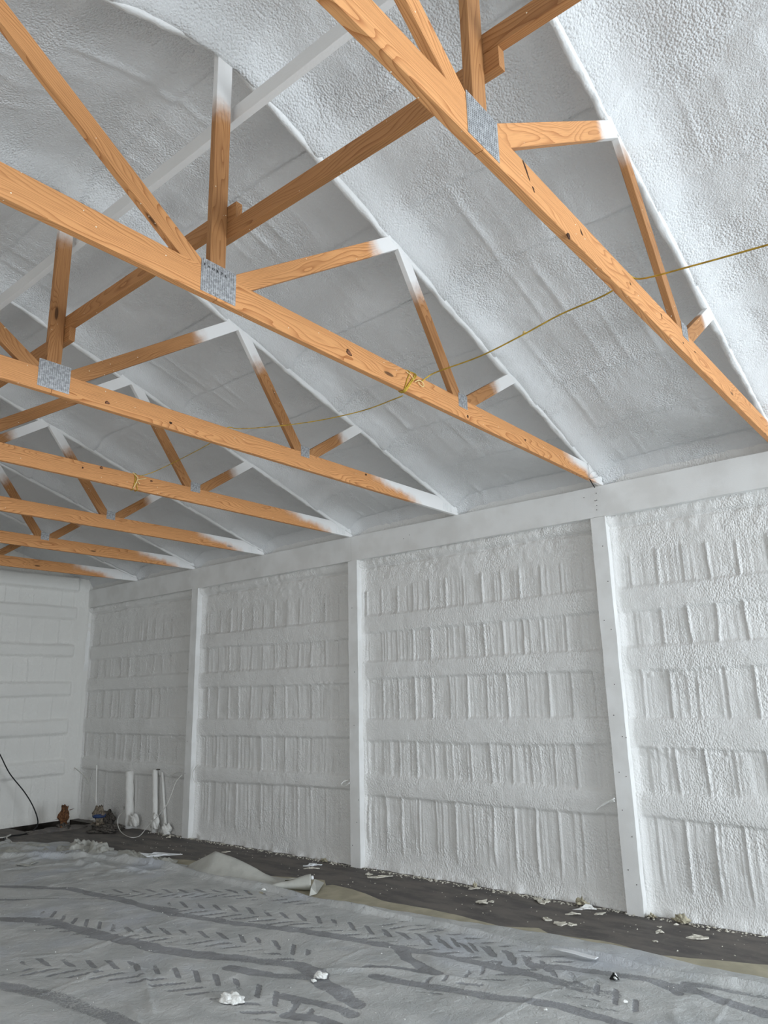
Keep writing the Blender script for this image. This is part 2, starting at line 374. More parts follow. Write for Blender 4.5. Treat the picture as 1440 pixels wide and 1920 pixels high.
# ------------------------------------------------------------------ right wall : foam between the posts
def ystations(y0, y1, fine0, fine1, f, g=0.25):
    a = []
    y = y0
    while y < y1:
        a.append(y)
        if y < fine0: y += g
        elif y < 5.6: y += f
        elif y < 8.5: y += f * 1.35
        else: y += f * 1.8
    a.append(y1); return np.array(a)
ys = ystations(Y0, YB + 0.1, -1.2, 12, 0.0120)
zs = np.linspace(-0.01, 3.62, 318)
Y, Z = np.meshgrid(ys, zs, indexing='ij')
Yw = Y + 0.007 * fbm(Y * 3, Z * 2.2, 5, 3)                 # ribs wander a little
d = 0.004 * fbm(Y * 12, Z * 12, 11, 3) + 0.008 * fbm(Y * 2.2, Z * 2.2, 12, 2)
bay = np.floor((Y - P0) / PS)
fb = np.zeros_like(Y)                                       # band mask
for i, (zc, hw) in enumerate(BANDS):
    up = 0.006 * fbm(Y * 2.6, bay * 3.1 + i, 30 + i, 3) + 0.022 * vnoise(bay * 1.7 + 0.3 + Y * 0.25, bay * 0 + i * 7.7, 41)
    lo = 0.008 * fbm(Y * 3.3, bay * 5.1 + i, 50 + i, 3) + 0.028 * vnoise(bay * 2.7 + 0.6 + Y * 0.3, bay * 0 + i * 5.7, 43)
    t = sstep(zc - hw - 0.012 + lo, zc - hw + 0.016 + lo, Z) * (1 - sstep(zc + hw - 0.012 + up, zc + hw + 0.016 + up, Z))
    tt = np.clip((Z - zc) / hw, -1, 1)
    bulge = 0.75 + 0.25 * (1 - tt ** 2)
    yy = (Y - P0) % PS
    endf = sstep(PW + 0.01, PW + 0.09, yy) * (1 - sstep(PS - 0.07, PS - 0.01, yy))
    amp = 0.034 * (0.4 + 0.6 * endf)
    d = d + amp * t * bulge; fb = np.maximum(fb, t)
    # ragged pebbly skirt on the under edge of some bands
    sk = sstep(zc - hw - 0.11 + lo, zc - hw - 0.02 + lo, Z) * (1 - sstep(zc - hw, zc - hw + 0.02, Z)) * sstep(0.0, 0.4, vnoise(Y * 0.9, Y * 0 + i * 3.3 + 0.5, 61))
    d = d + sk * (0.010 + 0.012 * fbm(Y * 26, Z * 26, 63, 2))
field = 1 - fb
zi = np.digitize(Z, [0.81, 1.375, 1.985, 2.49])
ph = (5.227 - Yw) / 0.219
ri = np.round(ph); dyr = (ph - ri) * 0.219
rnd = lambda k, s: (np.sin(ri * 12.9898 + zi * 78.233 + s * 37.7 + k * 4.1) * 43758.5453) % 1.0
wob = 0.012 * (rnd(0, 1) - 0.5) + 0.010 * vnoise(Z * 2.5 + zi * 9, ri * 3.7, 71)
A = 0.009 + 0.013 * rnd(0, 2)
vis = sstep(0.10, 0.32, Z) * (1 - sstep(2.86, 2.92, Z + 0.02 * vnoise(Y * 2, Y * 0, 73)))
rib = A * np.exp(-((dyr - wob) / 0.0085) ** 2) - 0.35 * A * np.exp(-((dyr - wob + 0.024) / 0.011) ** 2)
step = 0.006 * (rnd(0, 3) - 0.5) * np.tanh(dyr / 0.01)
d = d + field * vis * (rib + step)
for k, off in ((1, 0.073), (2, -0.073), (3, 0.036), (4, -0.040)):
    wk = 0.014 * (rnd(k, 4) - 0.5) + 0.006 * vnoise(Z * 4 + zi * 5, ri * 2.1 + k, 75)
    d = d + field * vis * (0.002 + 0.007 * rnd(k, 5) ** 1.5) * np.exp(-((dyr - off - wk) / 0.007) ** 2)
# fillets along posts, under the header and at the slab
for p in [P0 + PS * k for k in range(-3, 4)]:
    near = np.where(Y < p + PW / 2, p - Y, Y - p - PW)
    wob2 = 0.012 * fbm(Z * 5, Y * 0 + p, 81, 3)
    side = np.where(Y < p + PW / 2, 0.034, 0.014)
    wd = np.where(Y < p + PW / 2, 0.034, 0.020)
    d = d + side * np.exp(-np.clip((near + wob2) / wd, 0, 9) ** 1.7)
hdr = sstep(2.93, 3.0, Z + 0.015 * fbm(Y * 4, Z * 4, 83, 2))
d = d + hdr * (0.006 + 0.007 * fbm(Y * 18, Z * 18 + Y * 8, 84, 3)) + 0.050 * sstep(3.10, 3.21, Z + 0.01 * fbm(Y * 6, Z * 6, 85, 2)) - 0.028 * np.exp(-((Z - 3.135 - 0.01 * fbm(Y * 4, Z * 0, 86, 2)) / 0.012) ** 2)
d = d + 0.055 * np.exp(-np.clip((Z + 0.012 * fbm(Y * 7, Y * 0, 87, 3)) / 0.055, 0, 9) ** 1.3) * (0.7 + 0.5 * fbm(Y * 10, Z * 12, 88, 3))
X = 0.112 - d
# mid-height row of plumbing covers: fourth bay bulge
X = np.where(Z > 3.235, np.maximum(X, 0.06), X)
Pm = np.stack([X, Y, Z], -1)
wr = grid('wall_right', Pm, M_WALL, flip=False); tag(wr, 'long wall of white sprayed foam with raised girt bands and upright ribs', kind='structure')

# ------------------------------------------------------------------ ceiling : foam under the roof, both slopes
yc = ystations(Y0, YB + 0.12, -1.2, 12, 0.0130)
xr = np.concatenate([np.arange(XL - 0.1, XC - 0.05, 0.028), np.arange(XC - 0.05, 0.16, 0.0145)])
Xc, Yc = np.meshgrid(xr, yc, indexing='ij')
xx = np.where(Xc > XC, Xc, 2 * XC - Xc)                    # mirrored
ax = np.abs(Xc - XC)
ridge = Z0 + 0.115 - S * XC
zroof = ridge - S * np.sqrt(ax ** 2 + 0.10 ** 2) + 0.03
e = 0.014 * fbm(Xc * 1.9, Yc * 1.9, 101, 3) + 0.006 * fbm(Xc * 9, Yc * 9, 102, 3)
wv = 0.02 * fbm(Xc * 1.3, Yc * 3, 103, 3)
pur = xx + 0.018 * fbm(Yc * 1.6, Xc * 2, 104, 3)
for k in range(7):
    xp = -0.55 - 0.61 * k
    t = pur - xp                                          # >0 towards eave
    bandp = sstep(-0.20, -0.03, t) * (1 - sstep(-0.004, 0.012, t))
    e = e + 0.017 * bandp * (0.7 + 0.6 * vnoise(Yc * 0.7, Xc * 0 + k * 3.3, 105)) - 0.006 * np.exp(-((t - 0.012) / 0.01) ** 2)
    e = e + bandp * 0.003 * fbm(Xc * 24, Yc * 24, 107, 2)
phc = (Yc + wv) / 0.19; rc = np.round(phc); dc = (phc - rc) * 0.19
cell = np.floor((pur + 0.55) / 0.61)
rr_ = lambda s: (np.sin(rc * 12.9898 + cell * 78.233 + s * 31.7) * 43758.5453) % 1.0
e = e + (0.5 + 0.5 * np.sin(np.pi * ((pur + 0.55) / 0.61 - cell))) * (0.002 + 0.010 * rr_(1) ** 1.5) * np.exp(-((dc - 0.04 * (rr_(2) - 0.5)) / 0.022) ** 2) * sstep(-0.6, 0.3, vnoise(Xc * 2.6, Yc * 1.1, 106))
for T in TRUSS:
    dn = np.where(Yc < T + 0.019, T - Yc, Yc - T - 0.038)
    wb = 0.012 * fbm(Xc * 7, Yc * 7, 109, 3) + 0.010 * vnoise(Xc * 2.1, Yc * 0 + T, 110)
    wd = np.where(Yc < T + 0.019, 0.115, 0.040)
    fil = np.exp(-np.clip((dn + wb) / wd, 0, 9) ** 1.6)
    e = e + np.where(Yc < T + 0.019, 0.122, 0.070) * fil + fil * (1 - fil) * 0.012 * fbm(Xc * 22, Yc * 22, 112, 2)
e = e + 0.03 * np.exp(-(np.clip(ax, 0, 9) / 0.25) ** 2)
e = e + 0.04 * np.exp(-((YB - Yc) / 0.12) ** 2)
zz = zroof - e
# eave: the foam turns down behind the header
ev = sstep(-0.03, 0.13, xx + 0.012 * fbm(Yc * 9, Xc * 9, 113, 3))
zz = zz - 0.13 * ev + 0.020 * np.exp(-((xx + 0.02) / 0.02) ** 2)
Pc = np.stack([Xc, Yc, zz], -1)
ce = grid('ceiling', Pc, M_CEIL, flip=False); tag(ce, 'sloping roof underside coated in white sprayed foam', kind='structure')

# ------------------------------------------------------------------ far gable wall
xb = np.concatenate([np.linspace(XL - 0.05, -2.2, 180)[:-1], np.linspace(-2.2, 0.12, 220)]); zb = np.linspace(-0.16, 5.1, 260)
Xb, Zb = np.meshgrid(xb, zb, indexing='ij')
db = 0.010 * fbm(Xb * 2, Zb * 2, 201, 3) + 0.004 * fbm(Xb * 8, Zb * 8, 202, 2)
fbb = np.zeros_like(Xb)
for i, (zc, hw) in enumerate([(0.765, 0.10), (1.365, 0.105), (1.94, 0.10), (2.53, 0.09), (3.13, 0.095), (3.60, 0.11), (4.2, 0.09)]):
    a = 0.012 * fbm(Xb * 3, Xb * 0 + i, 210 + i, 3); bq = 0.012 * fbm(Xb * 3, Xb * 0 + i, 220 + i, 3)
    t = sstep(zc - hw - 0.015 + a, zc - hw + 0.015 + a, Zb) * (1 - sstep(zc + hw - 0.015 + bq, zc + hw + 0.015 + bq, Zb))
    endc = 1 - sstep(-0.20, -0.14, Xb)
    db = db + (0.050 + (0.035 if i == 5 else 0)) * t * endc; fbb = np.maximum(fbb, t * endc)
pb = (Xb + 0.010 * fbm(Xb * 3, Zb * 2, 230, 2)) / 0.219; rb = np.round(pb); dbr = (pb - rb) * 0.219
rnb = (np.sin(rb * 12.98 + np.floor(Zb / 0.59) * 78.2) * 43758.5) % 1.0
db = db + (1 - fbb) * (0.005 + 0.016 * rnb ** 2) * np.exp(-(dbr / 0.012) ** 2)
db = db + 0.07 * sstep(-0.24, -0.06, Xb)
db = db + 0.06 * np.exp(-np.clip(Zb / 0.06, 0, 9) ** 1.4)
Pb = np.stack([Xb, YB - db, Zb], -1)
zlim = (ridge - S * np.abs(Xb - XC)) + 0.05
Pb[..., 2] = np.minimum(Pb[..., 2], zlim)
wb_ = grid('wall_back', Pb, M_BACK, flip=True); tag(wb_, 'far gable wall in white sprayed foam with level bands', kind='structure')

# near gable wall with the big door opening, left wall with an opening added for the fill light, yard outside
def wall_rects(name, rects, mat):
    vs, fs = [], []
    for r in rects:
        v, f = box_data(*r); o = len(vs); vs += v; fs += [tuple(i + o for i in q) for q in f]
    o = pydata(name, vs, fs, mat); tag(o, kind='structure'); return o
wall_rects('wall_front', [(XL - 0.2, -4.7, Y0 - 0.15, Y0, 0, 3.7), (-0.9, 0.15, Y0 - 0.15, Y0, 0, 3.7), (-4.7, -0.9, Y0 - 0.15, Y0, 3.3, 3.7), (XL + 1.5, -1.6, Y0 - 0.15, Y0, 3.7, 4.1), (-6.0, -2.5, Y0 - 0.15, Y0, 4.1, 4.6)], M_WALL)
wall_rects('wall_left', [(XL - 0.15, XL, Y0, 1.6, 0, 3.7), (XL - 0.15, XL, 6.4, YB + 0.1, 0, 3.7), (XL - 0.15, XL, 1.6, 6.4, 2.75, 3.7)], M_WALL)

# ------------------------------------------------------------------ floor slab with a plumbing pit left open near the far corner
px0, px1, py0, py1 = -0.95, -0.06, 10.72, 11.42
vs, fs = [], []
gx = [XL - 0.3, px0, px1, 0.2]; gy = [Y0 - 0.1, py0, py1, YB + 0.2]
for x in gx:
    for y in gy: vs.append((x, y, 0.0))
for i in range(3):
    for j in range(3):
        if i == 1 and j == 1: continue
        fs.append((i * 4 + j, (i + 1) * 4 + j, (i + 1) * 4 + j + 1, i * 4 + j + 1))
ft = pydata('floor', vs, fs, M_CONC); tag(ft, 'dark grey concrete slab', kind='structure')
v, f = box_data(px0, px1, py0, py1, -0.35, 0.0)
pit = pydata('pit', v, [q for q in f if q != (1, 5, 7, 3)], M_PIT, ft)
yard = pydata('ground', [(-60, -60, -0.08), (60, -60, -0.08), (60, 60, -0.08), (-60, 60, -0.08)], [(0, 1, 2, 3)], M_OUT); tag(yard, kind='structure')

# ------------------------------------------------------------------ posts and header beam
plabels = ['white oversprayed square post nearest the right edge of the photo',
           'white oversprayed square post in the middle of the long wall, with a wire loop',
           'white oversprayed square post third from the right, beside the plumbing bay',
           'white foam-covered corner post where the long wall meets the gable wall']
for k, p in enumerate(POSTS):
    t = empty('support_post', (0, p, 0)); tag(t, plabels[k], 'post', 'posts along the foam wall')
    n = 24; vs = []; fs = []
    for i in range(n + 1):
        z = ZB * i / n; w1, w2 = [0.0035 * float(vnoise(np.array(z * 6.0), np.array(k * 3.0 + q), 301)) for q in (0.2, 0.7)]
        w1 *= (1 if k < 3 else 3); bx = 0.0
        vs += [(bx, w2, z), (bx, PW + w1, z), (0.14, PW, z), (0.14, 0, z)]
    for i in range(n):
        for j in range(4):
            a = i * 4 + j; b_ = i * 4 + (j + 1) % 4
            fs.append((a, a + 4, b_ + 4, b_))
    fs += [(0, 1, 2, 3), tuple(n * 4 + q for q in (3, 2, 1, 0))]
    pydata('shaft', vs, fs, M_BOARD, t)
    if k < 3:
        pts = []
        rs = random.Random(40 + k)
        if k == 0: pix = [(1151, 1341), (1167, 1381), (1174, 1383), (1161, 1448), (1174, 1456), (1167, 1519), (1185, 1569), (1178, 1631), (1194, 1659), (1130, 1024), (1133, 1163), (1146, 1180), (1152, 1283), (1140, 1090)]
        elif k == 1: pix = [(665, 1260), (672, 1500), (669, 1542), (661, 1585), (660, 1140), (664, 1360)]
        else: pix = [(352, 1255), (354, 1335), (347, 1450), (351, 1390)]
        for (a, b_) in pix:
            q = wl(a, b_, -0.001); v_, f_ = [], []
            bm = bmesh.new(); bmesh.ops.create_cone(bm, cap_ends=True, segments=8, radius1=0.0045, radius2=0.0035, depth=0.003)
            me = bpy.data.meshes.new('nail_head'); bm.to_mesh(me); bm.free()
            o = link_mesh('nail_head', me, M_NAIL, t); o.rotation_euler = (0, R(90), 0); o.location = (q.x, q.y - p, q.z)

hb = empty('header_beam', (0, 0, ZB)); tag(hb, 'long white oversprayed header beam across the top of the posts', 'beam')
seams = [Y0, POSTS[1] + 0.085, POSTS[3] + 0.0]
def board(name, y0, y1, x0, x1, z0, z1, mat, parent, seed):
    n = max(4, int((y1 - y0) / 0.12)); vs = []; fs = []
    for i in range(n + 1):
        y = y0 + (y1 - y0) * i / n
        a = 0.004 * float(vnoise(np.array(y * 2.0), np.array(0.3), seed)); b_ = 0.004 * float(vnoise(np.array(y * 2.0), np.array(5.3), seed))
        vs += [(x0, y, z0 + a), (x1, y, z0), (x1, y, z1), (x0, y, z1 + b_)]
    for i in range(n):
        for j in range(4):
            a = i * 4 + j; b2 = i * 4 + (j + 1) % 4; fs.append((a, b2, b2 + 4, a + 4))
    fs += [(3, 2, 1, 0), tuple(n * 4 + q for q in (0, 1, 2, 3))]
    return pydata(name, vs, fs, mat, parent)
o = board('beam_board', seams[0], seams[1] - 0.0015, -0.002, 0.04, 0, ZT - ZB, M_BOARD, hb, 11)
o = board('beam_board', seams[1] + 0.0015, seams[2], -0.002, 0.04, 0, ZT - ZB, M_BOARD, hb, 12)
o = board('beam_board', seams[0], seams[2], 0.055, 0.09, 0.004, ZT - ZB - 0.004, M_BOARD, hb, 13)
# rounded foam lump closing the beam end at the corner
bm = bmesh.new(); bmesh.ops.create_icosphere(bm, subdivisions=4, radius=1.0)
for v in bm.verts:
    c = v.co; m_ = max(abs(c.x), abs(c.y), abs(c.z)); c *= (0.75 + 0.25 / max(m_, 0.3) * 0.8)
    v.co = Vector((c.x * 0.085, c.y * 0.04, c.z * 0.150))
me = bpy.data.meshes.new('foam_cap'); bm.to_mesh(me); bm.free()
o = link_mesh('foam_cap', me, M_BACK, hb, True); o.location = (0.02, POSTS[3] + 0.02, (ZT - ZB) / 2)
for (a, b_) in [(1119, 938), (1116, 939), (1119, 948), (1119, 956), (1118, 925), (1095, 933), (768, 1003), (478, 1067), (757, 1010)]:
    q = wl(a, b_, -0.003)
    bm = bmesh.new(); bmesh.ops.create_cone(bm, cap_ends=True, segments=8, radius1=0.004, radius2=0.003, depth=0.003)
    me = bpy.data.meshes.new('nail_head'); bm.to_mesh(me); bm.free()
    o = link_mesh('nail_head', me, M_NAIL, hb); o.rotation_euler = (0, R(90), 0); o.location = (q.x, q.y, q.z - ZB)

# ------------------------------------------------------------------ trusses
def stick(name, parent, p0, p1, depth, thick, mat, y, spray=None, ends=(0, 0), wob=0.0):
    """lumber in the plane y..y+thick from (x,z) p0 to p1 (centre line); spray(s) for s in 0..L from p0; ends = extra length"""
    a = Vector((p0[0], 0, p0[1])); b_ = Vector((p1[0], 0, p1[1])); t = (b_ - a).normalized()
    a = a - t * ends[0]; b_ = b_ + t * ends[1]; L = (b_ - a).length
    n = max(3, int(L / 0.05)); vs, fs, sp = [], [], []
    bv = 0.0022; h = depth / 2; T = thick
    prof = [(-h + bv, 0), (h - bv, 0), (h, bv), (h, T - bv), (h - bv, T), (-h + bv, T), (-h, T - bv), (-h, bv)]
    K = len(prof)
    for i in range(n + 1):
        s = L * i / n
        wz = wob * math.sin(s * 1.7 + y)
        for (zz_, yy_) in prof:
            vs.append((s, yy_, zz_ + wz)); q = spray(s, zz_) if spray else 0.0; sp.append(q)
    for i in range(n):
        for j in range(K):
            p_ = i * K + j; q_ = i * K + (j + 1) % K; fs.append((p_, p_ + K, q_ + K, q_))
    fs += [tuple(range(K)), tuple(n * K + q for q in range(K))[::-1]]
    o = pydata(name, vs, fs, mat, parent, False, {'spray': sp})
    ang = math.atan2(t.z, t.x)
    o.matrix_local = Matrix.Translation((a.x, y, a.z)) @ Matrix.Rotation(-ang, 4, 'Y')
    return o
def plate(parent, x0, x1, z0, z1, y, mat=None, rows=None, text=None, slots=True):
    o = box('nail_plate', x0, x1, y - 0.0022, y - 0.0002, z0, z1, mat or M_ZINC, parent)
    if slots:
        vs, fs = [], []
        cols = int((x1 - x0) / 0.0125); rws = int((z1 - z0) / 0.0075)
        for i in range(cols):
            for j in range(rws):
                cx = x0 + 0.008 + i * 0.0125; cz = z0 + 0.006 + j * 0.0075 + (0.0035 if i % 2 else 0)
                if cz + 0.002 > z1: continue
                v_, f_ = box_data(cx - 0.0022, cx + 0.0022, y - 0.0027, y - 0.0020, cz - 0.0012, cz + 0.0012)
                k = len(vs); vs += v_; fs += [tuple(a + k for a in q) for q in f_]
        sl = pydata('tooth_slots', vs, fs, M_SLOT if mat is None else mat, o); sl['kind'] = 'stuff'
    if text:
        for ch, tx, tz in text:
            cu = bpy.data.curves.new('printed_letter', 'FONT'); cu.body = ch; cu.size = 0.018; cu.align_x = 'CENTER'; cu.align_y = 'CENTER'; cu.extrude = 0.0003
            cu.offset = 0.0004
            tmp = bpy.data.objects.new('letter_curve', cu); me = bpy.data.meshes.new_from_object(tmp); bpy.data.objects.remove(tmp)
            t = link_mesh('printed_letter', me, M_INK_SHADE, o)
            t.rotation_euler = (R(90), 0, 0); t.location = (tx, y - 0.0032, tz)
    return o
def knot(parent, x, z, y, rx, rz, core=False, rot=0.0):
    vs = [(0, 0, 0)]; n = 14
    for i in range(n):
        a = 2 * math.pi * i / n; k = 1 + 0.14 * math.sin(3 * a + x * 9) + 0.08 * math.sin(5 * a)
        vs.append((rx * k * math.cos(a), 0, rz * k * math.sin(a)))
    n0 = len(vs)
    vs += [(p[0] * 1.0, 0.004, p[2]) for p in vs[1:]]
    fs = [(0, 1 + (i + 1) % n, 1 + i) for i in range(n)] + [(1 + i, 1 + (i + 1) % n, n0 + (i + 1) % n, n0 + i) for i in range(n)]
    o = pydata('knot', vs, fs, M_KNOT, parent); o.location = (x, y - 0.0012, z); o.rotation_euler = (0, rot, 0)
    if core:
        c = [(p[0] * 0.72, -0.0012, p[2] * 0.78) for p in vs[1:n0]]
        oc = pydata('knot_core', [(0, -0.0014, 0)] + c, [(0, 1 + (i + 1) % n, 1 + i) for i in range(n)], M_KNOTC, o)
    return o
def foam_chord(parent, xe, dz, sd, k):
    """top chord thickly coated with foam: rounded, lumpy section"""
    ns, K = 190, 14; x_ = np.linspace(XC, xe, ns); th = np.linspace(0, 2 * np.pi, K, endpoint=False)
    U_, A_ = np.meshgrid(x_, th, indexing='ij'); xm = np.where(sd > 0, U_, 2 * XC - U_)
    sq = lambda c: np.sign(c) * np.abs(c) ** 0.42
    nn = fbm(U_ * 16, A_ * 2.2 + k * 7, 610 + k, 3); n2 = fbm(U_ * 3, A_ * 0.7 + k * 5, 640 + k, 2)
    rough = np.where(np.cos(A_) < 0, 0.003, 0.013)        # far (left) side is the knobbly one
    hy = 0.0225 + rough * nn + 0.004 * n2; hz = 0.074 + 0.007 * nn + 0.005 * n2
    yy_ = 0.019 + sq(np.cos(A_)) * hy; cz = Z0 - S * xm + dz
    P_ = np.stack([U_, yy_, cz + sq(np.sin(A_)) * hz], -1)
    P_ = np.concatenate([P_, P_[:, :1]], 1)
    return grid('top_chord', P_, M_CHORD, parent, True, flip=sd > 0)
tl = ['timber roof truss crossing the top right of the photo, nearest the viewer',
      'second nearest roof truss, yellow cord wrapped round its lower chord near a big dark knot',
      'third nearest roof truss, its white heel landing midway between two posts',
      'fourth nearest timber roof truss, the yellow cord knotted to its lower chord at the left',
      'timber roof truss just behind the one where the yellow cord is knotted',
      'second farthest timber roof truss, small web plate showing near the left edge',
      'farthest timber roof truss, beside the far gable wall']
ZC0, ZC1 = ZT, ZT + 0.14
SPB = [0.0, -0.42, -0.98, -0.66, -0.70, -0.58, -0.72]
qx = [(-2.217, -2.117), (-2.281, -2.176), (-2.222, -2.127), (-2.218, -2.112), (-2.19, -2.09), (-2.19, -2.09), (-2.19, -2.09)]
def chord(name, parent, xa, xb, y, mat, spx, side):
    """half bottom chord, cut to the roof slope at its heel; side=+1 right half"""
    n = int(abs(xb - xa) / 0.05); th = 0.038; vs, fs, sp = [], [], []
    xs_ = [xa + (xb - xa) * i / n for i in range(n + 1)]
    for x in xs_:
        xm = x if side > 0 else 2 * XC - x
        top = ZC1 if xm < -0.328 else min(ZC1, Z0 - S * xm - 0.002)
        top = max(top, ZC0 + 0.01)
        bv = 0.0022
        lz = x - xa
        prof = [(ZC0 + bv, 0), (top - bv, 0), (top, bv), (top, th - bv), (top - bv, th), (ZC0 + bv, th), (ZC0, th - bv), (ZC0, bv)]
        for (z_, y_) in prof:
            vs.append((lz, y_, z_ - ZC0))
            f_ = (z_ - ZC0) / 0.14
            sp.append(max(0.0, min(1.0, 0.5 + (xm - spx + (f_ - 0.5) * 0.55) / 0.50)))
    K = 8
    for i in range(n):
        for j in range(K):
            p_ = i * K + j; q_ = i * K + (j + 1) % K; fs.append((p_, p_ + K, q_ + K, q_))
    fs += [tuple(range(K)), tuple(n * K + q for q in range(K))[::-1]]
    o = pydata(name, vs, fs, mat, parent, False, {'spray': sp}); o.location = (xa, y, ZC0)
    return o
trusses = []
for k, T in enumerate(TRUSS):
    t = empty('roof_truss', (XC, T, ZC0)); tag(t, tl[k], 'roof truss', 'timber roof trusses'); t.location = (0, 0, 0)
    t.location = (0, T, 0)
    trusses.append(t)
    chord('bottom_chord', t, XC + 0.0015, 0.07, 0, M_WOOD, SPB[k], 1)
    chord('bottom_chord', t, 2 * XC - 0.07, XC - 0.0015, 0, M_WOOD, SPB[k], -1)
    dz = 0.07 * math.sqrt(1 + S * S)
    for sd in (1, -1):
        xe = 0.10 if sd > 0 else 2 * XC - 0.10
        foam_chord(t, xe, dz, sd, k)
    mx = lambda x, sd: x if sd > 0 else 2 * XC - x
    qm = (qx[k][0] + qx[k][1]) / 2
    rr = random.Random(k)
    for sd in (1, -1):
        def fade(L0, ln, sgn=1):
            return lambda s, z_: max(0, min(1, 0.5 + (s - L0) / ln))
        # centre node -> first panel point
        L1 = math.hypot(-2.93 + 4.19, 4.50 - 3.66)
        stick('web', t, (mx(XC + 0.12, sd), 3.652), (mx(-2.93, sd), 4.50), 0.089, 0.0365, M_WOOD2 if k > 1 else M_WOOD, 0.001, fade(L1 * (0.84 if k < 2 else 0.74), 0.30), (0.02, 0.06))
        L2 = math.hypot(-2.87 - qm, 4.49 - 3.66)
        stick('web', t, (mx(qm - 0.055, sd), 3.652), (mx(-2.83, sd), 4.47), 0.089, 0.0365, M_WOOD2, 0.001, fade(L2 * (0.90 if k == 0 else 0.70), 0.34), (0.0, 0.06))
        stick('web', t, (mx(qm + 0.06, sd), 3.645), (mx(-1.50, sd), 4.06), 0.089, 0.0365, M_WOOD2, 0.001, fade(0.46, 0.30), (0.0, 0.05))
    stick('king_post', t, (XC, 3.645), (XC, 4.95), 0.089, 0.0365, M_WOOD2 if k > 0 else M_WOOD2, 0.0008, lambda s, z_: max(0, min(1, 0.5 + (s - 0.93) / 0.35)))
    # metal plates
    if k < 3:
        txt = None
        if k == 1: txt = [(c_, -4.345 + 0.0245 * i, 3.662 - 0.001 * i) for i, c_ in enumerate('FHORTL')]
        plate(t, -4.361 + (0.004 if k == 2 else 0), -4.162, 3.527 + (0.012 if k == 2 else 0), 3.695 + (0.016 if k == 2 else 0), 0, None, None, txt)
    plate(t, qx[k][0], qx[k][1], 3.590 if k == 1 else 3.618, 3.688 if k == 1 else 3.708, 0, slots=k < 5)
    if k in (2, 3, 4, 5, 6):
        # ridged heel plate buried in white overspray
        pz = [(-0.24 + 0.016 * i) for i in range(9)]
        hp = box('heel_plate', -0.245, -0.10, -0.002, -0.0002, ZC0 + 0.008, ZC0 + 0.088, M_SPRAY, t)
        for q in pz: box('plate_ridge', q, q + 0.006, -0.006, -0.002, ZC0 + 0.012, ZC0 + 0.082, M_SPRAY, hp)
# knots and checks that show on the near faces
def kn(k, px, py, rx, rz, core=False, rot=0.0):
    q = at_y(px, py, TRUSS[k]); knot(trusses[k], q.x, q.z, 0, rx, rz, core, rot)
kn(1, 654, 661, 0.024, 0.015, True, 0.5); kn(1, 877, 781, 0.010, 0.012)
kn(2, 201, 755, 0.016, 0.010, True); kn(2, 320, 793, 0.012, 0.009); kn(2, 686, 890, 0.012, 0.010)
kn(0, 986, 318, 0.040, 0.006, False, 0.95); kn(0, 1000, 355, 0.012, 0.005, False, 0.9); kn(0, 1090, 436, 0.014, 0.006, False, 0.8); kn(0, 1066, 442, 0.014, 0.012)
kn(0, 1182, 532, 0.010, 0.004, False, 0.7); kn(0, 1240, 592, 0.014, 0.005, False, 1.0); kn(0, 1281, 643, 0.008, 0.004); kn(0, 1303, 660, 0.008, 0.004)
kn(3, 190, 877, 0.014, 0.012, True); kn(3, 155, 877, 0.008, 0.008); kn(3, 284, 902, 0.012, 0.009, True)
kn(1, 985, 825, 0.012, 0.009, True)

# ------------------------------------------------------------------ lengthwise braces
def brace(label, x0, y0, y1, zc, mat, sprayed=False, depth=0.089, xt=0.038):
    t = empty('lateral_brace', (x0, (y0 + y1) / 2, zc)); tag(t, label, 'brace')
    L = y1 - y0; n = int(L / 0.08); vs, fs, sp = [], [], []; h = depth / 2; bv = 0.002
    prof = [(-h + bv, 0), (h - bv, 0), (h, bv), (h, xt - bv), (h - bv, xt), (-h + bv, xt), (-h, xt - bv), (-h, bv)]
    for i in range(n + 1):
        s = L * i / n
        for z_, y_ in prof: vs.append((s, y_, z_)); sp.append(1.0 if sprayed else 0.0)
    K = 8
    for i in range(n):
        for j in range(K):
            p_ = i * K + j; q_ = i * K + (j + 1) % K; fs.append((p_, p_ + K, q_ + K, q_))
    fs += [tuple(range(K)), tuple(n * K + q for q in range(K))[::-1]]
    o = pydata('plank', vs, fs, mat, t, False, {'spray': sp})
    o.rotation_euler = (0, 0, R(90)); o.location = (xt, -L / 2, 0)   # local X -> +Y, local Y -> -X
    return t
bx = XC + 0.0455
hi, lo = 3.995, 3.905
segs = [(-0.35, TRUSS[0] + 0.07, hi, 'brown lengthwise brace running off the top edge, ending at the nearest king post'),
        (TRUSS[0] - 0.06, TRUSS[1] + 0.005 + 0.05, lo, 'brown lengthwise brace spanning between the two nearest king posts'),
        (TRUSS[1] - 0.06, TRUSS[2] + 0.07, hi, 'brown lengthwise brace between the second and third king posts'),
        (TRUSS[2] - 0.06, TRUSS[3] + 0.07, lo, 'brown lengthwise brace reaching the left edge of the photo')]
for a, b_, z_, l_ in segs: tag(brace(l_, bx, a, b_, z_, M_WOOD2), None, None, 'braces nailed to the king posts')
wbx = XC + 0.07
tag(brace('white oversprayed ridge brace crossing behind the second king post, nearer length', wbx, -0.35, TRUSS[2] + 0.1, 4.60, M_SPRAY, True), None, None, 'white ridge braces')
tag(brace('white oversprayed ridge brace beyond the third king post at the left edge', wbx, TRUSS[2] + 0.10, TRUSS[5], 4.60, M_SPRAY, True), None, None, 'white ridge braces')

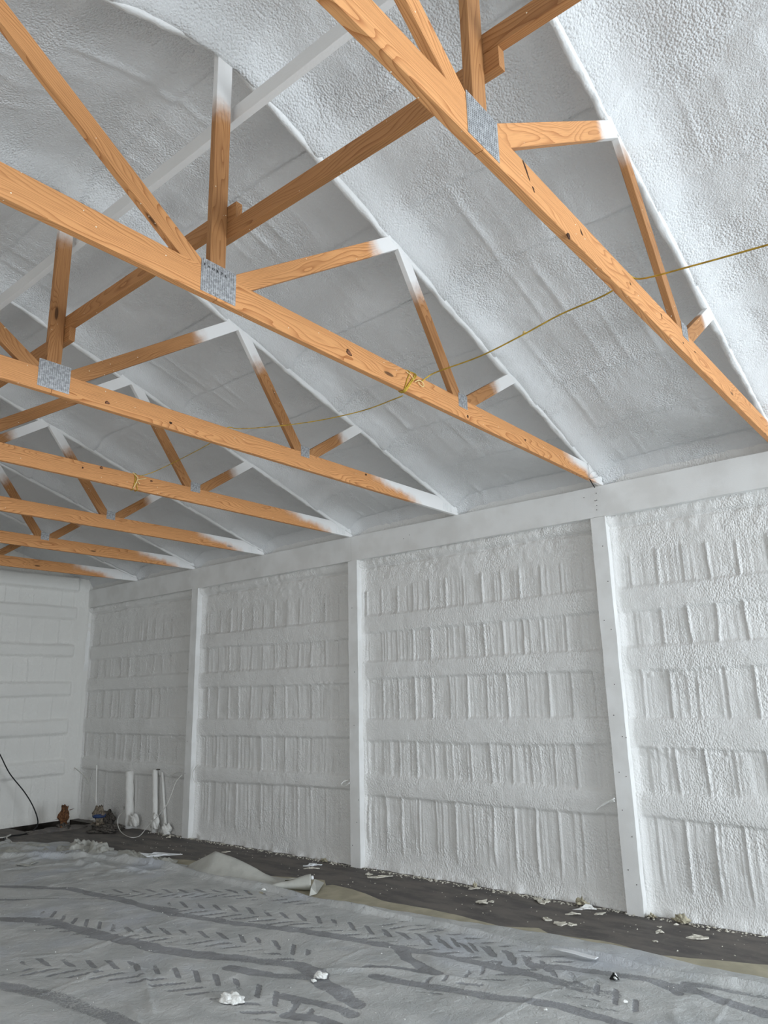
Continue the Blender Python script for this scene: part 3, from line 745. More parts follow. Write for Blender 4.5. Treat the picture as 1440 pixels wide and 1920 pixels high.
# ------------------------------------------------------------------ yellow cord tied along the trusses
cord = empty('tie_cord', (0, TRUSS[1], ZC1)); tag(cord, 'long yellow cord strung across the trusses and knotted to two lower chords', 'cord')
cord.location = (0, 0, 0)
zt = ZC1 + 0.006
kB = at_y(770, 722, TRUSS[1] - 0.012); kBt = at_y(790, 716, TRUSS[1] - 0.004)
kD = at_y(262, 893, TRUSS[3] - 0.012)
a_top = at_y(1172, 534, TRUSS[0] + 0.019); a_top.z = zt
path1 = [at_y(1490, 445, 0.30), at_y(1440, 459, 0.44), at_y(1300, 498, 0.77), at_y(1200, 523, TRUSS[0] - 0.02), Vector((a_top.x, TRUSS[0] + 0.019, zt)),
         at_y(1147, 546, TRUSS[0] + 0.10), at_y(1050, 590, TRUSS[0] + 0.42), at_y(980, 628, TRUSS[0] + 0.68), at_y(900, 668, TRUSS[0] + 1.02), at_y(820, 697, TRUSS[1] - 0.09), at_y(800, 708, TRUSS[1] - 0.03), kBt]
tube('cord_run', path1, 0.0042, M_YELLOW, cord)
c_top = at_y(440, 804, TRUSS[2] - 0.02)
path2 = [at_y(755, 742, TRUSS[1] + 0.0), at_y(735, 750, TRUSS[1] + 0.10), at_y(680, 770, TRUSS[1] + 0.42), at_y(600, 788, TRUSS[1] + 0.8), at_y(520, 799, TRUSS[2] - 0.4),
         at_y(450, 804, TRUSS[2] - 0.06), Vector((at_y(425, 812, TRUSS[2] + 0.02).x, TRUSS[2] + 0.02, zt)), at_y(397, 829, TRUSS[2] + 0.16), at_y(340, 860, TRUSS[3] - 0.45), at_y(290, 884, TRUSS[3] - 0.12), kD]
tube('cord_run', path2, 0.0034, M_YELLOW, cord)
def wrap(T, x, lean, r, mat, par):
    """one turn of cord round a lower chord"""
    g = r * 1.2
    pts = [(x + lean, T - g, ZC1 - 0.004), (x, T - g, (ZC0 + ZC1) / 2), (x - lean, T - g, ZC0 + 0.004), (x - lean, T + 0.012, ZC0 - g), (x - lean, T + 0.038 + g, ZC0 + 0.01),
           (x - 0.6 * lean, T + 0.038 + g, ZC1 - 0.01), (x - 0.2 * lean, T + 0.02, ZC1 + g)]
    return tube('cord_loop', pts, r, mat, par, cyclic=True)
xB = at_y(768, 724, TRUSS[1]).x
wrap(TRUSS[1], xB, 0.050, 0.0042, M_YELLOW, cord); wrap(TRUSS[1], xB + 0.012, 0.052, 0.0042, M_YELLOW, cord); wrap(TRUSS[1], xB - 0.03, 0.028, 0.0035, M_YELLOW, cord)
lp = [at_y(*p, TRUSS[1] - 0.012 - 0.004 * (i % 2)) for i, p in enumerate([(778, 716), (786, 713), (793, 718), (794, 725), (788, 722), (784, 716)])]
tube('knot_loop', lp, 0.0034, M_CREAM, cord)
tube('frayed_end', [at_y(*p, TRUSS[1] - 0.008) for p in [(762, 697), (770, 703), (776, 712)]], 0.0028, M_CREAM, cord)
xD = at_y(257, 893, TRUSS[3]).x
wrap(TRUSS[3], xD - 0.01, -0.018, 0.0042, M_YELLOW, cord); wrap(TRUSS[3], xD - 0.022, 0.01, 0.0035, M_YELLOW, cord)
tube('frayed_end', [at_y(*p, TRUSS[3] - 0.012) for p in [(249, 886), (256, 893), (258, 899), (250, 915)]], 0.0042, M_CREAM, cord)
tube('frayed_end', [at_y(*p, TRUSS[3] - 0.014) for p in [(257, 900), (266, 898), (274, 897)]], 0.0042, M_CREAM, cord)
tube('frayed_end', [at_y(*p, TRUSS[3] - 0.014) for p in [(259, 903), (262, 908)]], 0.0045, M_CREAM, cord, smooth=False)
lump('stuck_crumb', at_y(983, 625, TRUSS[0] + 0.67), 0.012, 0.012, 0.010, M_CREAM, cord, 91, 0.5, 2)
# ------------------------------------------------------------------ wire hoops at the heel of the second truss
wh = empty('wire_coil', at_y(1112, 885, TRUSS[1] - 0.01)); tag(wh, 'thin grey wire coiled on the white truss end above the right-hand post', 'wire')
wh.location = (0, 0, 0)
def hoop(pix, y, r, mat, par, cyc=True, name='wire_loop'): return tube(name, [at_y(a, b_, y + 0.004 * math.sin(i)) for i, (a, b_) in enumerate(pix)], r, mat, par, cyclic=cyc)
hoop([(1104, 868), (1116, 871), (1124, 878), (1125, 888), (1119, 895), (1107, 896), (1103, 889)], TRUSS[1] - 0.012, 0.0014, M_WIREG, wh)
hoop([(1110, 885), (1116, 883), (1122, 883), (1117, 892), (1109, 897), (1105, 892)], TRUSS[1] - 0.014, 0.0014, M_WIREG, wh)
hoop([(1101, 868), (1104, 880), (1105, 890), (1103, 897)], TRUSS[1] - 0.012, 0.0014, M_WIREG, wh, False)
hoop([(1106, 899), (1110, 906), (1115, 914)], TRUSS[1] - 0.012, 0.0045, M_BLACK, wh, False, 'black_end')

# ------------------------------------------------------------------ pipes and cables in the plumbing bay
def foam_pipe(name, px, py0, py1, x, r, label, cat, lean=0, base=True):
    a = wl(px, py1, x); b_ = wl(px + lean, py0, x); a.z = max(a.z, 0.0)
    t = empty(name, (a.x, a.y, 0)); tag(t, label, cat, 'foam-coated pipes in the plumbing bay')
    L = b_.z; pts = [Vector((0, (b_.y - a.y) * s, L * s)) for s in [i / 10 for i in range(11)]]
    n = 11; vs, fs = [], []
    res = 14
    for i, p in enumerate(pts):
        for k in range(res):
            an = 2 * math.pi * k / res
            rr_ = r * (1 + 0.10 * math.sin(i * 1.9 + k * 1.3 + px)) + (0.022 * math.exp(-i / 0.9) if base else 0)
            vs.append((p.x + rr_ * math.cos(an), p.y + rr_ * math.sin(an), p.z))
    for i in range(10):
        for k in range(res): fs.append((i * res + k, i * res + (k + 1) % res, (i + 1) * res + (k + 1) % res, (i + 1) * res + k))
    fs += [tuple(range(res))[::-1], tuple(10 * res + k for k in range(res))]
    pydata('pipe', vs, fs, M_BACK, t, True)
    return t
p1 = foam_pipe('drain_pipe', 243, 1446, 1546, 0.05, 0.060, 'thickest foam-coated white pipe against the wall, left of the others', 'pipe')
box('shade_strip', -0.01, 0.03, 0.05, 0.075, 0.03, 0.64, M_DKLUMP, p1)  # solid dark strip painting the shade along the pipe's left side
p2 = foam_pipe('drain_pipe', 291, 1443, 1552, 0.045, 0.038, 'open-topped foam-coated white pipe in the middle of the plumbing bay', 'pipe')
top = wl(291, 1443, 0.025)
ring = tube('pipe_mouth', [(0.02 * math.cos(a * math.pi / 4), 0.02 * math.sin(a * math.pi / 4), top.z + 0.001) for a in range(8)], 0.007, M_DKLUMP, p2, cyclic=True)
p3 = foam_pipe('supply_pipe', 312, 1448, 1548, 0.06, 0.018, 'thin foam-coated pipe leaning left near the third post', 'pipe', lean=-8)
p4 = foam_pipe('conduit', 181, 1435, 1520, 0.02, 0.010, 'thin upright conduit above the blue-banded stub in the corner', 'conduit', base=False)
# foam heaps around the pipe feet
q = wl(291, 1548, 0.02); tag(lump('foam_heap', (0.015, q.y, 0.10), 0.04, 0.08, 0.13, M_BACK, None, 1, 0.4), 'lumpy white foam heap around the foot of the open-topped pipe', 'foam heap')
q = wl(312, 1548, 0.02); tag(lump('foam_heap', (0.02, q.y, 0.04), 0.04, 0.08, 0.08, M_BACK, None, 2, 0.4), 'low white foam heap at the foot of the thin leaning pipe', 'foam heap')
q = wl(247, 1540, 0.02); tag(lump('foam_heap', (0.02, q.y - 0.05, 0.08), 0.04, 0.09, 0.11, M_BACK, None, 3, 0.35), 'pale foam heap at the foot of the thickest pipe', 'foam heap')

def cable(label, pts, r, mat, cat='cable'):
    P = [Vector(p) for p in pts]; o = tube('cable', pts, r, mat); tag(o, label, cat, 'loose cables in the far corner'); return o
W = lambda a, b_, x=0.0: wl(a, b_, x)
cable('white cable arching from the corner post down to the blue-banded stub', [W(129, 1434, 0.0), W(143, 1442, -0.03), W(160, 1458, -0.12), W(170, 1475, -0.17), W(177, 1495, -0.22), W(181, 1512, -0.27)], 0.006, M_WIREW)
cable('white cable drooping in a loop from the third post to the floor', [W(341, 1453, 0.0), W(330, 1466, -0.05), W(322, 1487, -0.10), W(312, 1510, -0.15), W(296, 1530, -0.18), W(278, 1548, -0.2), fl(262, 1567, 0.01), fl(245, 1570, 0.01), fl(228, 1561, 0.012), fl(221, 1547, 0.09), fl(222, 1532, 0.18), fl(231, 1521, 0.22), fl(230, 1508, 0.27), fl(219, 1497, 0.32)], 0.0052, M_WIREW)
cable('short white cable curling from the third post onto the wall', [W(341, 1447, 0.0), W(328, 1450, -0.01), W(319, 1457, 0.0), W(316, 1468, 0.02)], 0.005, M_WIREW)
cable('white wire bent over the near side of the third post', [W(372, 1433, 0.02), W(362, 1446, 0.0), W(361, 1456, -0.003), W(366, 1468, 0.02)], 0.004, M_WIREW)
B = lambda a, b_, y: at_y(a, b_, y)
cable('black cable curving down the far wall at the left edge to the floor', [B(-14, 1395, 11.3), B(0, 1415, 11.2), B(18, 1450, 11.1), B(45, 1484, 11.0), B(62, 1512, 10.95), fl(71, 1540, 0.12), fl(64, 1556, 0.03), fl(45, 1564, 0.012), fl(24, 1567, 0.012), fl(-10, 1574, 0.012)], 0.009, M_BLACK)
cable('small coil of black cable on the slab at the left edge', [fl(-12, 1568, 0.012), fl(5, 1571, 0.02), fl(13, 1578, 0.02), fl(8, 1582, 0.012), fl(-12, 1578, 0.012)], 0.009, M_BLACK)
cable('pale cable end beside the black coil on the slab', [fl(-10, 1571, 0.03), fl(8, 1570, 0.03), fl(20, 1565, 0.03), fl(12, 1571, 0.03), fl(20, 1577, 0.02), fl(22, 1583, 0.015)], 0.009, M_WIREW)

def wrapped_stub(px, py, h, r, label, lm, seed, band=None):
    q = fl(px, py, 0); t = empty('pipe_stub', (q.x, q.y, 0)); tag(t, label, 'pipe stub', 'pipe stubs rising from the far corner')
    tube('pipe', [(0, 0, -0.02), (0, 0, h)], r * 0.55, M_DKLUMP, t, 12, smooth=False)
    # torn wrapping: wavy open cylinder
    rs = random.Random(seed); res, n = 22, 8; vs, fs = [], []
    for i in range(n + 1):
        for k in range(res):
            an = 2 * math.pi * k / res
            rr_ = r * (0.85 + 0.28 * math.sin(i * 1.1 + seed)) * (1 + 0.30 * math.sin(3 * an + i * 0.7 + seed) + 0.22 * rs.random())
            zz_ = h * (0.16 + 0.78 * i / n) + (0.05 * rs.random() if i == n else 0) - (0.03 * rs.random() if i == 0 else 0)
            vs.append((rr_ * math.cos(an), rr_ * math.sin(an), zz_))
    for i in range(n):
        for k in range(res): fs.append((i * res + k, i * res + (k + 1) % res, (i + 1) * res + (k + 1) % res, (i + 1) * res + k))
    wv_ = pydata('torn_wrap', vs, fs, lm, t)
    for j in range(5):
        an = rs.random() * 6.28; zz_ = h * (0.3 + 0.6 * rs.random())
        c = Vector((math.cos(an) * r * 1.1, math.sin(an) * r * 1.1, zz_)); u = Vector((math.cos(an), math.sin(an), 0.3 - rs.random())) * r * 0.9; w_ = Vector((-math.sin(an), math.cos(an), 0)) * r * 0.5
        pydata('torn_flap', [c - w_, c + w_, c + w_ * 0.6 + u, c - w_ * 0.2 + u * 1.3], [(0, 1, 2, 3)], lm, t)
    if band: tube('tape_band', [(r * 1.05 * math.cos(a * math.pi / 6), r * 1.05 * math.sin(a * math.pi / 6), h * 0.62) for a in range(12)], h * 0.09, band, t, cyclic=True)
    lump('foot_clump', (0, 0, 0.02), r * 1.35, r * 1.35, h * 0.24, M_DKLUMP, t, seed + 10, 0.5, 3)
    return t
wrapped_stub(118, 1556, 0.31, 0.060, 'rusty brown pipe stub in torn wrapping beside the slab pit', M_RUST, 3)
wrapped_stub(184, 1556, 0.30, 0.062, 'dark pipe stub with a blue band, in front of the corner post', M_GREYTAN, 8, M_BLUE)
q = fl(184, 1558, 0); tag(lump('debris_mound', (q.x + 0.05, q.y - 0.10, 0.02), 0.17, 0.22, 0.055, M_DKLUMP, None, 21, 0.5), 'crumbly grey mound around the blue-banded stub', 'debris mound')
q = fl(213, 1548, 0); tag(lump('debris_mound', (0.0, 10.45, 0.03), 0.06, 0.18, 0.14, M_DKLUMP, None, 22, 0.4), 'brown crumbly mound against the wall left of the thickest pipe', 'debris mound')
# slab lip round the pit
tag(lump('slab_lip', (-0.62, 10.62, -0.012), 0.42, 0.14, 0.05, M_CONC, None, 25, 0.25), 'low worn concrete lip along the open pit in the slab', 'slab edge')

# wire twists poking out of the girt band beside the posts
def twist(label, pix, x, r=0.0045):
    t = empty('wire_tie', tuple(W(*pix[0][0], x))); t.location = (0, 0, 0); tag(t, label, 'wire tie', 'white wire ties sticking out of the wall')
    for seg in pix: tube('strand', [W(a, b_, x - 0.02 * i) for i, (a, b_) in enumerate(seg)], r, M_CHUNK, t)
twist('white wire tie poking from the foam just left of the rightmost post', [[(1117, 1518), (1130, 1508), (1152, 1497)], [(1128, 1511), (1140, 1504), (1152, 1502)]], 0.02, 0.007)
twist('looped white wire tie just left of the middle post', [[(655, 1462), (645, 1465), (640, 1471), (645, 1474), (655, 1468)]], 0.02, 0.006)

# ------------------------------------------------------------------ drop cloth, paper and folds on the floor
def edge_fn(pts):
    P = sorted([(p.y, p.x) for p in pts]); ysx = np.array([p[0] for p in P]); xsx = np.array([p[1] for p in P])
    return lambda y: np.interp(y, ysx, xsx)
E_dust = edge_fn([fl(*p) for p in [(0, 1580), (130, 1582), (200, 1600), (360, 1625), (490, 1660), (585, 1683), (660, 1697), (760, 1712), (860, 1730), (960, 1743), (1060, 1758), (1200, 1785), (1320, 1815), (1440, 1838)]] + [Vector((-0.82, -7.4, 0)), Vector((-1.75, 11.0, 0))])
E_roll = edge_fn([fl(*p) for p in [(0, 1613), (200, 1612), (360, 1640), (490, 1670), (660, 1712), (800, 1737), (880, 1755), (1000, 1785), (1120, 1805), (1250, 1835), (1440, 1868)]] + [Vector((-1.08, -7.4, 0)), Vector((-2.3, 11.0, 0))])
E_tan = edge_fn([fl(*p) for p in [(230, 1602), (370, 1615), (490, 1641), (608, 1651), (612, 1662), (625, 1659), (660, 1668), (720, 1690), (850, 1715), (940, 1738), (1010, 1741), (1030, 1752), (1130, 1765), (1220, 1790), (1440, 1813)]] + [Vector((-0.55, -7.4, 0)), Vector((-1.1, 9.0, 0))])
def ysteps(a, b_, f0, f1, k): # spacing grows with distance from the camera
    out = [a]; 
    while out[-1] < b_: out.append(out[-1] + max(f0, k * max(0, out[-1] - 2.0) + f0))
    return np.array(out[:-1] + [b_])
ysf = np.concatenate([np.linspace(Y0 + 0.2, 0.9, 30)[:-1], ysteps(0.9, 10.9, 0.0125, 0.03, 0.0018)])
us = np.concatenate([np.linspace(0, 0.30, 24)[:-1], np.linspace(0.30, 1.0, 430)])
U, YF = np.meshgrid(us, ysf, indexing='ij')
xe = E_dust(YF) + 0.02 * fbm(YF * 3, YF * 0, 401, 3)
XF = (XL + 0.35) * (1 - U) + xe * U
# polyline distance helpers in floor coordinates
def poly_dist(pix, X_, Y_, conv=True):
    P = [fl(*p) for p in pix]; P = [(p.x, p.y) for p in P]
    best = np.full(X_.shape, 1e9); s_at = np.zeros(X_.shape); lat = np.zeros(X_.shape); acc = 0
    for (x0, y0), (x1, y1) in zip(P[:-1], P[1:]):
        dx, dy = x1 - x0, y1 - y0; L = math.hypot(dx, dy)
        t = np.clip(((X_ - x0) * dx + (Y_ - y0) * dy) / L ** 2, 0, 1)
        ex, ey = X_ - x0 - t * dx, Y_ - y0 - t * dy; dd = np.hypot(ex, ey); sg = np.sign(dx * ey - dy * ex)
        m_ = dd < best; best = np.where(m_, dd, best); s_at = np.where(m_, acc + t * L, s_at); lat = np.where(m_, sg * dd, lat); acc += L
    return best, s_at, lat
trk = np.zeros_like(XF)
def tread(pix, halfw, pitch, dirn=1, amp=1.0, shift=0.0):
    global trk
    bd, s, lt = poly_dist(pix, XF, YF)
    a = np.abs(lt); L = s.max()
    inside = (1 - sstep(halfw - 0.015, halfw + 0.01, a)) * sstep(0.001, 0.02, s) * (1 - sstep(L - 0.02, L - 0.001, s))
    phs = (s + dirn * a * 1.1 + shift + np.where(lt > 0, pitch / 2, 0)) / pitch; fr = phs - np.floor(phs)
    bar = sstep(0.0, 0.08, fr) * (1 - sstep(0.30, 0.38, fr)) * sstep(0.012, 0.03, a) * (1 - 0.55 * sstep(0.35, 0.5, vnoise(s * 3, lt * 6, 431)))
    trk = np.maximum(trk, amp * inside * bar)
def smear(pix, w_, amp=0.9):
    global trk
    bd, s, lt = poly_dist(pix, XF, YF)
    n_ = 0.02 * fbm(XF * 9, YF * 9, 433, 2)
    trk = np.maximum(trk, amp * (1 - sstep(w_ * 0.7, w_ * 1.15, bd + n_)) * (0.75 + 0.35 * vnoise(s * 1.5, lt * 9, 435)))
tread([(180, 1677), (300, 1676), (430, 1677), (560, 1688), (660, 1702), (760, 1720), (900, 1752)], 0.15, 0.155, 1)
tread([(300, 1700), (430, 1712), (560, 1728), (680, 1752), (800, 1775), (930, 1800), (1080, 1850), (1180, 1905)], 0.17, 0.165, 1, 0.95)
tread([(60, 1715), (130, 1735), (200, 1750), (300, 1755), (420, 1765), (510, 1782), (560, 1800)], 0.16, 0.16, 1, 0.95)
tread([(20, 1815), (130, 1816), (230, 1822), (330, 1838), (440, 1862), (520, 1895), (560, 1930)], 0.17, 0.165, 1)
tread([(700, 1742), (830, 1755), (960, 1785), (1060, 1815)], 0.16, 0.15, -1, 0.9)
tread([(760, 1860), (900, 1835), (1010, 1800)], 0.14, 0.14, -1, 0.7)
smear([(0, 1663), (130, 1668), (240, 1692), (330, 1716), (430, 1731), (560, 1746), (700, 1770), (860, 1800), (1000, 1832), (1150, 1870)], 0.055)
smear([(0, 1688), (200, 1686), (330, 1708)], 0.03, 0.6)
smear([(0, 1725), (90, 1729), (200, 1758), (300, 1782), (400, 1796), (560, 1812), (600, 1832)], 0.07)
smear([(580, 1820), (610, 1850), (670, 1888)], 0.06)
smear([(430, 1818), (520, 1832), (590, 1836)], 0.05, 0.75)
smear([(530, 1870), (600, 1885), (660, 1905)], 0.05, 0.8); smear([(540, 1905), (600, 1915), (640, 1935)], 0.05, 0.85)
smear([(0, 1850), (100, 1872), (200, 1905), (260, 1940)], 0.07, 0.6)
smear([(690, 1816), (770, 1822), (820, 1832)], 0.035); smear([(700, 1832), (760, 1845), (900, 1868), (1050, 1890), (1200, 1935)], 0.05, 0.8)
smear([(748, 1778), (765, 1800), (790, 1815), (820, 1828)], 0.05)
smear([(1000, 1812), (1100, 1822), (1200, 1838), (1300, 1862), (1440, 1905)], 0.05, 0.75); smear([(1200, 1840), (1250, 1855), (1270, 1866)], 0.03, 0.8)
smear([(1290, 1850), (1380, 1862), (1440, 1870)], 0.05, 0.6)
far_in = sstep(0.0, 0.06, E_roll(YF) - XF)                      # treads stop at the fold
zf = 0.008 + 0.006 * fbm(XF * 4, YF * 4, 411, 3) + 0.005 * np.abs(fbm(XF * 7 + YF * 3, YF * 5, 412, 2))
# long soft wrinkles
wr_ = 1 - np.abs(fbm(XF * 2.1 + YF * 0.9, YF * 1.0 - XF * 0.5, 413, 2)) * 5
zf = zf + 0.014 * np.clip(wr_, 0, 1) ** 2 * sstep(-0.2, 0.3, vnoise(XF * 0.9, YF * 0.9, 415))
def ridge_line(pix, h, w_):
    global zf
    bd, s, lt = poly_dist(pix, XF, YF); L = s.max()
    zf = zf + h * np.exp(-(bd / w_) ** 2) * sstep(0, 0.1, s + 0.03) * (1 - sstep(L - 0.1, L, s) * 0.8)
ridge_line([(258, 1812), (275, 1850), (288, 1910)], 0.012, 0.018)
ridge_line([(240, 1880), (265, 1925)], 0.010, 0.018)
ridge_line([(610, 1818), (690, 1778)], 0.006, 0.008)
ridge_line([(920, 1925), (1010, 1870), (1120, 1835)], 0.006, 0.008)
ridge_line([(1340, 1920), (1375, 1870)], 0.006, 0.008)
ridge_line([(10, 1800), (150, 1790), (260, 1745), (350, 1722)], 0.008, 0.010)
ridge_line([(60, 1875), (150, 1840), (220, 1800)], 0.008, 0.010)
ridge_line([(0, 1611), (110, 1611), (200, 1613), (300, 1627), (400, 1650), (490, 1670)], 0.040, 0.035)
ridge_line([(0, 1633), (140, 1622), (300, 1640)], 0.016, 0.02)
ridge_line([(60, 1668), (180, 1645), (330, 1632)], 0.007, 0.012); ridge_line([(40, 1655), (120, 1640), (260, 1636)], 0.007, 0.012)
ridge_line([(130, 1660), (200, 1650), (220, 1640)], 0.008, 0.012)
zf = zf - 0.0035 * trk * far_in
# folded margin: soft half-round between the roll line and the edge
tE = np.clip((XF - E_roll(YF)) / np.maximum(0.05, (xe - E_roll(YF))), 0, 1)
lip = np.where(XF > E_roll(YF) - 0.02, 1.0, 0.0)
zf = zf + lip * 0.014 * np.sin(np.pi * np.clip(tE, 0, 1)) ** 0.6 * (0.8 + 0.4 * vnoise(YF * 1.3, YF * 0, 417)) * sstep(0.0, 0.06, tE)
second = np.exp(-((XF - E_roll(YF) - 0.045) / 0.022) ** 2)
zf = zf - 0.010 * np.exp(-((XF - E_roll(YF) - 0.095) / 0.014) ** 2) + 0.040 * second * (0.8 + 0.5 * vnoise(YF * 2, YF * 0, 418))
# crumpled far-left margin
cr = sstep(6.9, 7.9, YF) * sstep(-2.3, -1.75, XF + 0.10 * (YF - 8.3))
fac = np.abs(fbm(XF * 3.3 + YF, YF * 2.6, 419, 2))
zf = zf + cr * (0.035 * np.clip(1 - fac * 4.5, 0, 1) ** 1.2 + 0.014 * fbm(XF * 5, YF * 4, 421, 3) + 0.008)
sk = (U > 0.9985)
zf = np.where(sk, 0.001, zf)
trk = trk * np.where(YF > 7.9, 1, 1) * (0.35 + 0.65 * far_in)
dc_ = grid('drop_cloth', np.stack([XF, YF, zf], -1), M_CLOTH, flip=False, attr={'track': trk})
tag(dc_, 'huge dust-covered grey drop cloth marked with tyre tread prints', 'drop cloth')

# dusty tan paper sheet showing between cloth and slab
ysp = np.linspace(Y0 + 0.3, 8.4, 520); up_ = np.linspace(0, 1, 26)
Up, Yp = np.meshgrid(up_, ysp, indexing='ij')
xa_ = E_dust(Yp) - 0.25; xb_ = E_tan(Yp) + 0.008 * fbm(Yp * 5, Yp * 0, 441, 2)
Xp = xa_ * (1 - Up) + np.maximum(xb_, xa_ + 0.02) * Up
zp = 0.003 + 0.006 * np.clip(fbm(Xp * 4, Yp * 3, 442, 3), 0, 1) + 0.012 * np.exp(-((Up - 1) / 0.10) ** 2) * np.clip(fbm(Yp * 2.2, Yp * 0, 443, 2) + 0.1, 0, 1)
tp = grid('floor_paper', np.stack([Xp, Yp, zp], -1), M_KRAFT, flip=False)
tag(tp, 'long strip of dusty tan floor paper between drop cloth and bare slab', 'floor paper')

# standing fold of cloth with a peak, and the rolled tube at its right end
def sheet(name, rows, mat, parent=None, label=None, cat=None, thick=0.0):
    P = np.array([[tuple(p) for p in r] for r in rows]); o = grid(name, P, mat, parent, True)
    if label: tag(o, label, cat)
    sm = o.modifiers.new('thickness', 'SOLIDIFY'); sm.thickness = thick or 0.003; sm.offset = 0
    return o
def lerp(a, b_, t): return a + (b_ - a) * t
# base line on the floor (near side) and crest line (vertical plane a bit behind)
base = [fl(*p) for p in [(340, 1640), (375, 1648), (415, 1655), (455, 1662), (500, 1669), (530, 1671)]]
crest_px = [(352, 1625), (404, 1598), (440, 1611), (480, 1630), (520, 1655), (534, 1668)]
crest = []
for b_, p in zip(base, crest_px):
    n_ = Vector((1, 0, 0)); x_ = b_.x + 0.22
    q = hit(p[0], p[1], n_, x_); q.z = max(q.z, 0.012); crest.append(q)
rows = []
K = 40
def interp(L, t):
    f_ = t * (len(L) - 1); i = min(int(f_), len(L) - 2); return lerp(L[i], L[i + 1], f_ - i)
for i in range(K + 1):
    t = i / K; a = interp(base, t); c = interp(crest, t); row = []
    for j in range(14):
        s = j / 13; p = lerp(a, c, s); p = p.copy()
        p.z += 0.012 - 0.03 * math.sin(math.pi * s) * min(1, c.z / 0.2) + 0.006 * float(fbm(np.array(t * 9.0), np.array(s * 5.0), 451, 2))
        row.append(p)
    for j in range(1, 8):
        s = j / 7; p = c + Vector((0.16 * s, 0.02, 0)); p.z = 0.012 + (c.z) * (1 - s) ** 1.3; row.append(p)
    rows.append(row)
sheet('cloth_fold', rows, M_CLOTH2, None, 'pale cloth fold standing up in a peak at the edge of the slab', 'cloth fold', 0.004)
# rolled tube
ra = fl(498, 1669); rb_ = fl(576, 1670)
t = empty('rolled_cloth', tuple(rb_)); t.location = (0, 0, 0); tag(t, 'cone of rolled-up pale cloth with a dark open mouth', 'cloth roll')
vs, fs = [], []; res = 20; n = 24
ax_ = (rb_ - ra); axn = ax_.normalized(); sd_ = Vector((-axn.y, axn.x, 0))
for i in range(n + 1):
    s = i / n; c = ra + ax_ * s; r_ = 0.012 + 0.052 * s
    for k in range(res):
        an = 2 * math.pi * k / res
        p = c + sd_ * (math.cos(an) * r_) + Vector((0, 0, r_ + 0.010 + math.sin(an) * r_ * (1.0 + 0.1 * math.sin(s * 9)))) + axn * (0.05 * math.sin(an * 0.5) * s)
        vs.append(p)
for i in range(n):
    for k in range(res): fs.append((i * res + k, i * res + (k + 1) % res, (i + 1) * res + (k + 1) % res, (i + 1) * res + k))
o = pydata('roll', vs, fs, M_CLOTH2, t, True); sm = o.modifiers.new('thickness', 'SOLIDIFY'); sm.thickness = 0.003
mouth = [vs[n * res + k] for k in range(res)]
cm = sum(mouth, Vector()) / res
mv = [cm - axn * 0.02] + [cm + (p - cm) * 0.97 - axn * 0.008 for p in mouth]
pydata('mouth_shade', mv, [(0, 1 + k, 1 + (k + 1) % res) for k in range(res)], M_INK_SHADE, t)  # black disc standing in for the shade inside the open roll
q = cm + Vector((0, -0.02, 0.035)); lump('white_scrap', q, 0.018, 0.014, 0.026, M_PAPER, t, 31, 0.3, 2)
fa = fl(580, 1683); pydata('torn_flap', [fa + Vector((0, 0, 0.012)), fl(594, 1676, 0.02), fl(608, 1655, 0.03), fl(590, 1648, 0.05), fl(583, 1664, 0.07)], [(0, 1, 2, 3, 4)], M_CLOTH2, t)

# crumpled cloth heap at the far left edge of the drop cloth
def heap(label, pix, hgt, seed, ny=70, nx=34):
    """rectangular patch of cloth lying between four floor points, crumpled into sharp folds"""
    A_, B_, C_, D_ = [fl(*p) for p in pix]; rows = []
    u_, v_ = np.meshgrid(np.linspace(0, 1, ny), np.linspace(0, 1, nx), indexing='ij')
    Xq = (1 - v_) * ((1 - u_) * A_.x + u_ * B_.x) + v_ * ((1 - u_) * D_.x + u_ * C_.x)
    Yq = (1 - v_) * ((1 - u_) * A_.y + u_ * B_.y) + v_ * ((1 - u_) * D_.y + u_ * C_.y)
    f1 = np.clip(1 - np.abs(fbm(u_ * 5 + seed, v_ * 2.3 + u_ * 2, 460 + seed, 2)) * 3.4, 0, 1)
    f2 = np.clip(1 - np.abs(fbm(u_ * 9 - v_ * 3, v_ * 3 + seed, 470 + seed, 2)) * 3.0, 0, 1)
    env = np.sin(np.pi * np.clip(v_, 0, 1)) ** 0.5 * np.sin(np.pi * u_) ** 0.35
    Zq = 0.012 + env * hgt * (0.30 + 0.8 * f1 + 0.35 * f2)
    Xq = Xq + 0.03 * fbm(u_ * 7, v_ * 4, 480 + seed, 2); Yq = Yq + 0.05 * fbm(u_ * 6, v_ * 5, 490 + seed, 2)
    o = grid('crumpled_cloth', np.stack([Xq, Yq, Zq], -1), M_CLOTH2, None, False); tag(o, label, 'crumpled cloth', 'crumpled cloths at the far edge of the drop cloth')
    sm = o.modifiers.new('thickness', 'SOLIDIFY'); sm.thickness = 0.004
    return o
heap('crumpled pale cloth with a sharp raised fold, left of the torn white paper', [(98, 1603), (205, 1612), (215, 1592), (110, 1590)], 0.10, 2)
heap('low crumpled pale cloth between the raised fold and the torn white paper', [(210, 1614), (330, 1634), (335, 1616), (222, 1595)], 0.05, 9)
heap('flatter crumpled pale cloth at the left edge of the photo', [(-30, 1612), (100, 1600), (100, 1586), (-30, 1582)], 0.045, 5)

